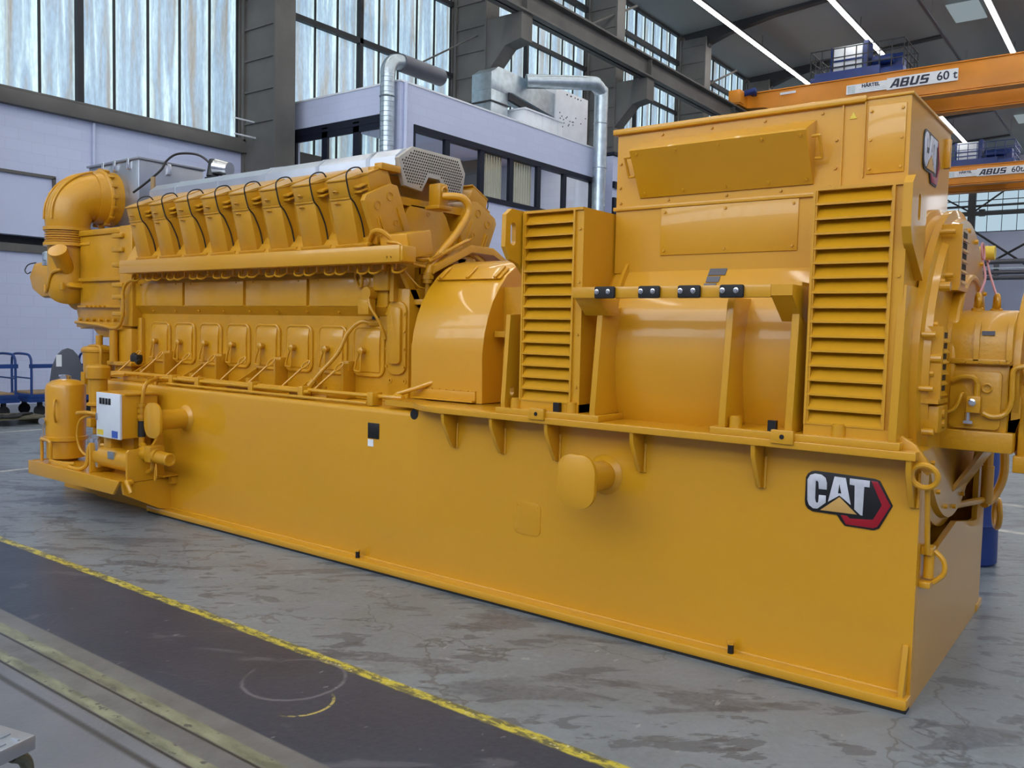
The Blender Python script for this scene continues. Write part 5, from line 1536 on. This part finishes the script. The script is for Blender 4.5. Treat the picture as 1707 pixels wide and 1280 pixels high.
b = MB().lathe((-6.98, -0.10, 0.62), (0, 0, 1), [(0, 0), (0, 0.04), (0.03, 0.06), (0.12, 0.06), (0.14, 0.12), (0.155, 0.12), (0.16, 0.08), (0.30, 0.08), (0.31, 0.125), (0.33, 0.125), (0.34, 0.10), (0.55, 0.10), (0.56, 0.13), (0.66, 0.13), (0.68, 0.11), (0.69, 0.0)], 28)
b.cyl((-6.98, -0.1, 0.36), (-6.98, -0.1, 0.63), 0.09, n=16)
b.tube([(-6.86, -0.2, 0.86), (-7.1, -0.24, 0.80), (-7.16, -0.26, 0.66), (-7.08, -0.26, 0.52), (-6.9, -0.26, 0.47), (-6.80, -0.25, 0.48)], 0.013, 8, 6)
b.tube([(-7.18, -0.25, 0.85), (-6.95, -0.25, 0.87), (-6.8, -0.2, 0.86)], 0.018, 8, 3)
b.box(-6.95, -6.85, -0.26, -0.18, 0.74, 0.82, 0.01)
b.xf(Matrix.Translation((-6.98, -0.10, 0)) @ Matrix.Diagonal((0.8, 0.8, 1, 1)) @ Matrix.Translation((6.98, 0.10, 0)))
flt = b.build('filter_stack', YCAST, G)
MB().lathe((-6.98, -0.10, 0.46), (0, 0, 1), [(0, 0), (0, 0.07), (0.02, 0.095), (0.16, 0.095), (0.17, 0.06)], 20).build('filter_bowl', GALV, flt)
b = MB().box(-6.60, -6.22, -0.29, 0.04, 0.70, 1.08, 0.006).box(-6.62, -6.2, -0.27, 0.05, 1.075, 1.088)
b.box(-6.56, -6.30, -0.14, 0.02, 0.50, 0.70)
cbx = b.build('control_cabinet', YEL, G)
cd = MB().box(-6.61, -6.215, -0.31, -0.288, 0.695, 1.085, 0.004).build('cabinet_door', CABWHITE, cbx)
b = MB()
for k in range(4):
    x = -6.53 + 0.05 * k
    b.box(x - 0.016, x + 0.016, -0.318, -0.309, 0.985, 1.04, 0.003)
b.build('selector_switch', BLACK, cbx)
MB().box(-6.59, -6.49, -0.313, -0.310, 0.715, 0.76).build('warning_label', LABEL_Y, cbx)
MB().box(-6.345, -6.25, -0.313, -0.310, 0.705, 0.765).build('instruction_label', LABEL_B, cbx)
MB().box(-6.605, -6.58, -0.32, -0.31, 0.84, 0.90, 0.003).build('lock', CHROME, cbx)
b = MB().cyl((-6.74, -0.20, 0.50), (-6.10, -0.20, 0.50), 0.095, n=24).box(-6.75, -6.72, -0.31, -0.08, 0.355, 0.62, 0.006)
b.prism([(-0.32, 0.345), (-0.32, 0.60), (-0.30, 0.62), (-0.10, 0.62), (-0.02, 0.74), (0.02, 0.74), (0.02, 0.345)], 'x', -6.11, -6.08, 0.004)
b.box(-6.10, -6.04, -0.34, -0.28, 0.33, 0.37, 0.01).tube([(-6.07, -0.33, 0.36), (-6.03, -0.34, 0.33), (-6.0, -0.33, 0.27)], 0.02, 8, 3)
pc = b.build('heat_exchanger', YEL, G)
MB().box(-6.44, -6.34, -0.302, -0.285, 0.51, 0.575, 0.003).build('name_plate', GALV, pc)
b = MB().cyl((-6.2, -0.12, 1.0), (-6.2, -0.12, 0.62), 0.026, n=12)
for z in (0.97, 0.92, 0.87):
    b.cyl((-6.2, -0.12, z), (-6.2, -0.12, z + 0.03), 0.036, n=10)
b.tube([(-6.2, -0.12, 0.98), (-6.2, -0.10, 1.12), (-6.21, -0.06, 1.18), (-6.28, 0.06, 1.205), (-6.4, 0.13, 1.21)], 0.018, 8, 6)
b.cyl((-6.2, -0.12, 0.64), (-6.06, -0.15, 0.60), 0.03, n=12).cyl((-6.12, -0.16, 0.58), (-5.86, -0.16, 0.58), 0.06, n=16).cyl((-5.86, -0.16, 0.57), (-5.70, -0.16, 0.565), 0.055, n=18).ring((-5.70, -0.16, 0.565), (1, 0, 0), 0.045, 0.012, 18, 6)
b.box(-6.0, -5.9, -0.22, -0.08, 0.52, 0.66, 0.015)
b.tube([(-6.0, -0.14, 0.56), (-6.0, -0.14, 0.46), (-6.06, -0.14, 0.42), (-6.12, -0.14, 0.42)], 0.02, 8, 4)
b.tube([(-5.84, -0.2, 0.52), (-5.80, -0.22, 0.42), (-5.86, -0.2, 0.38), (-5.92, -0.16, 0.48)], 0.006, 6, 5)
pmp = b.build('priming_pump', YCAST, G)
MB().cyl((-6.2, -0.12, 0.85), (-6.2, -0.12, 0.71), 0.032, n=12).build('rubber_sleeve', RUBBER, pmp)
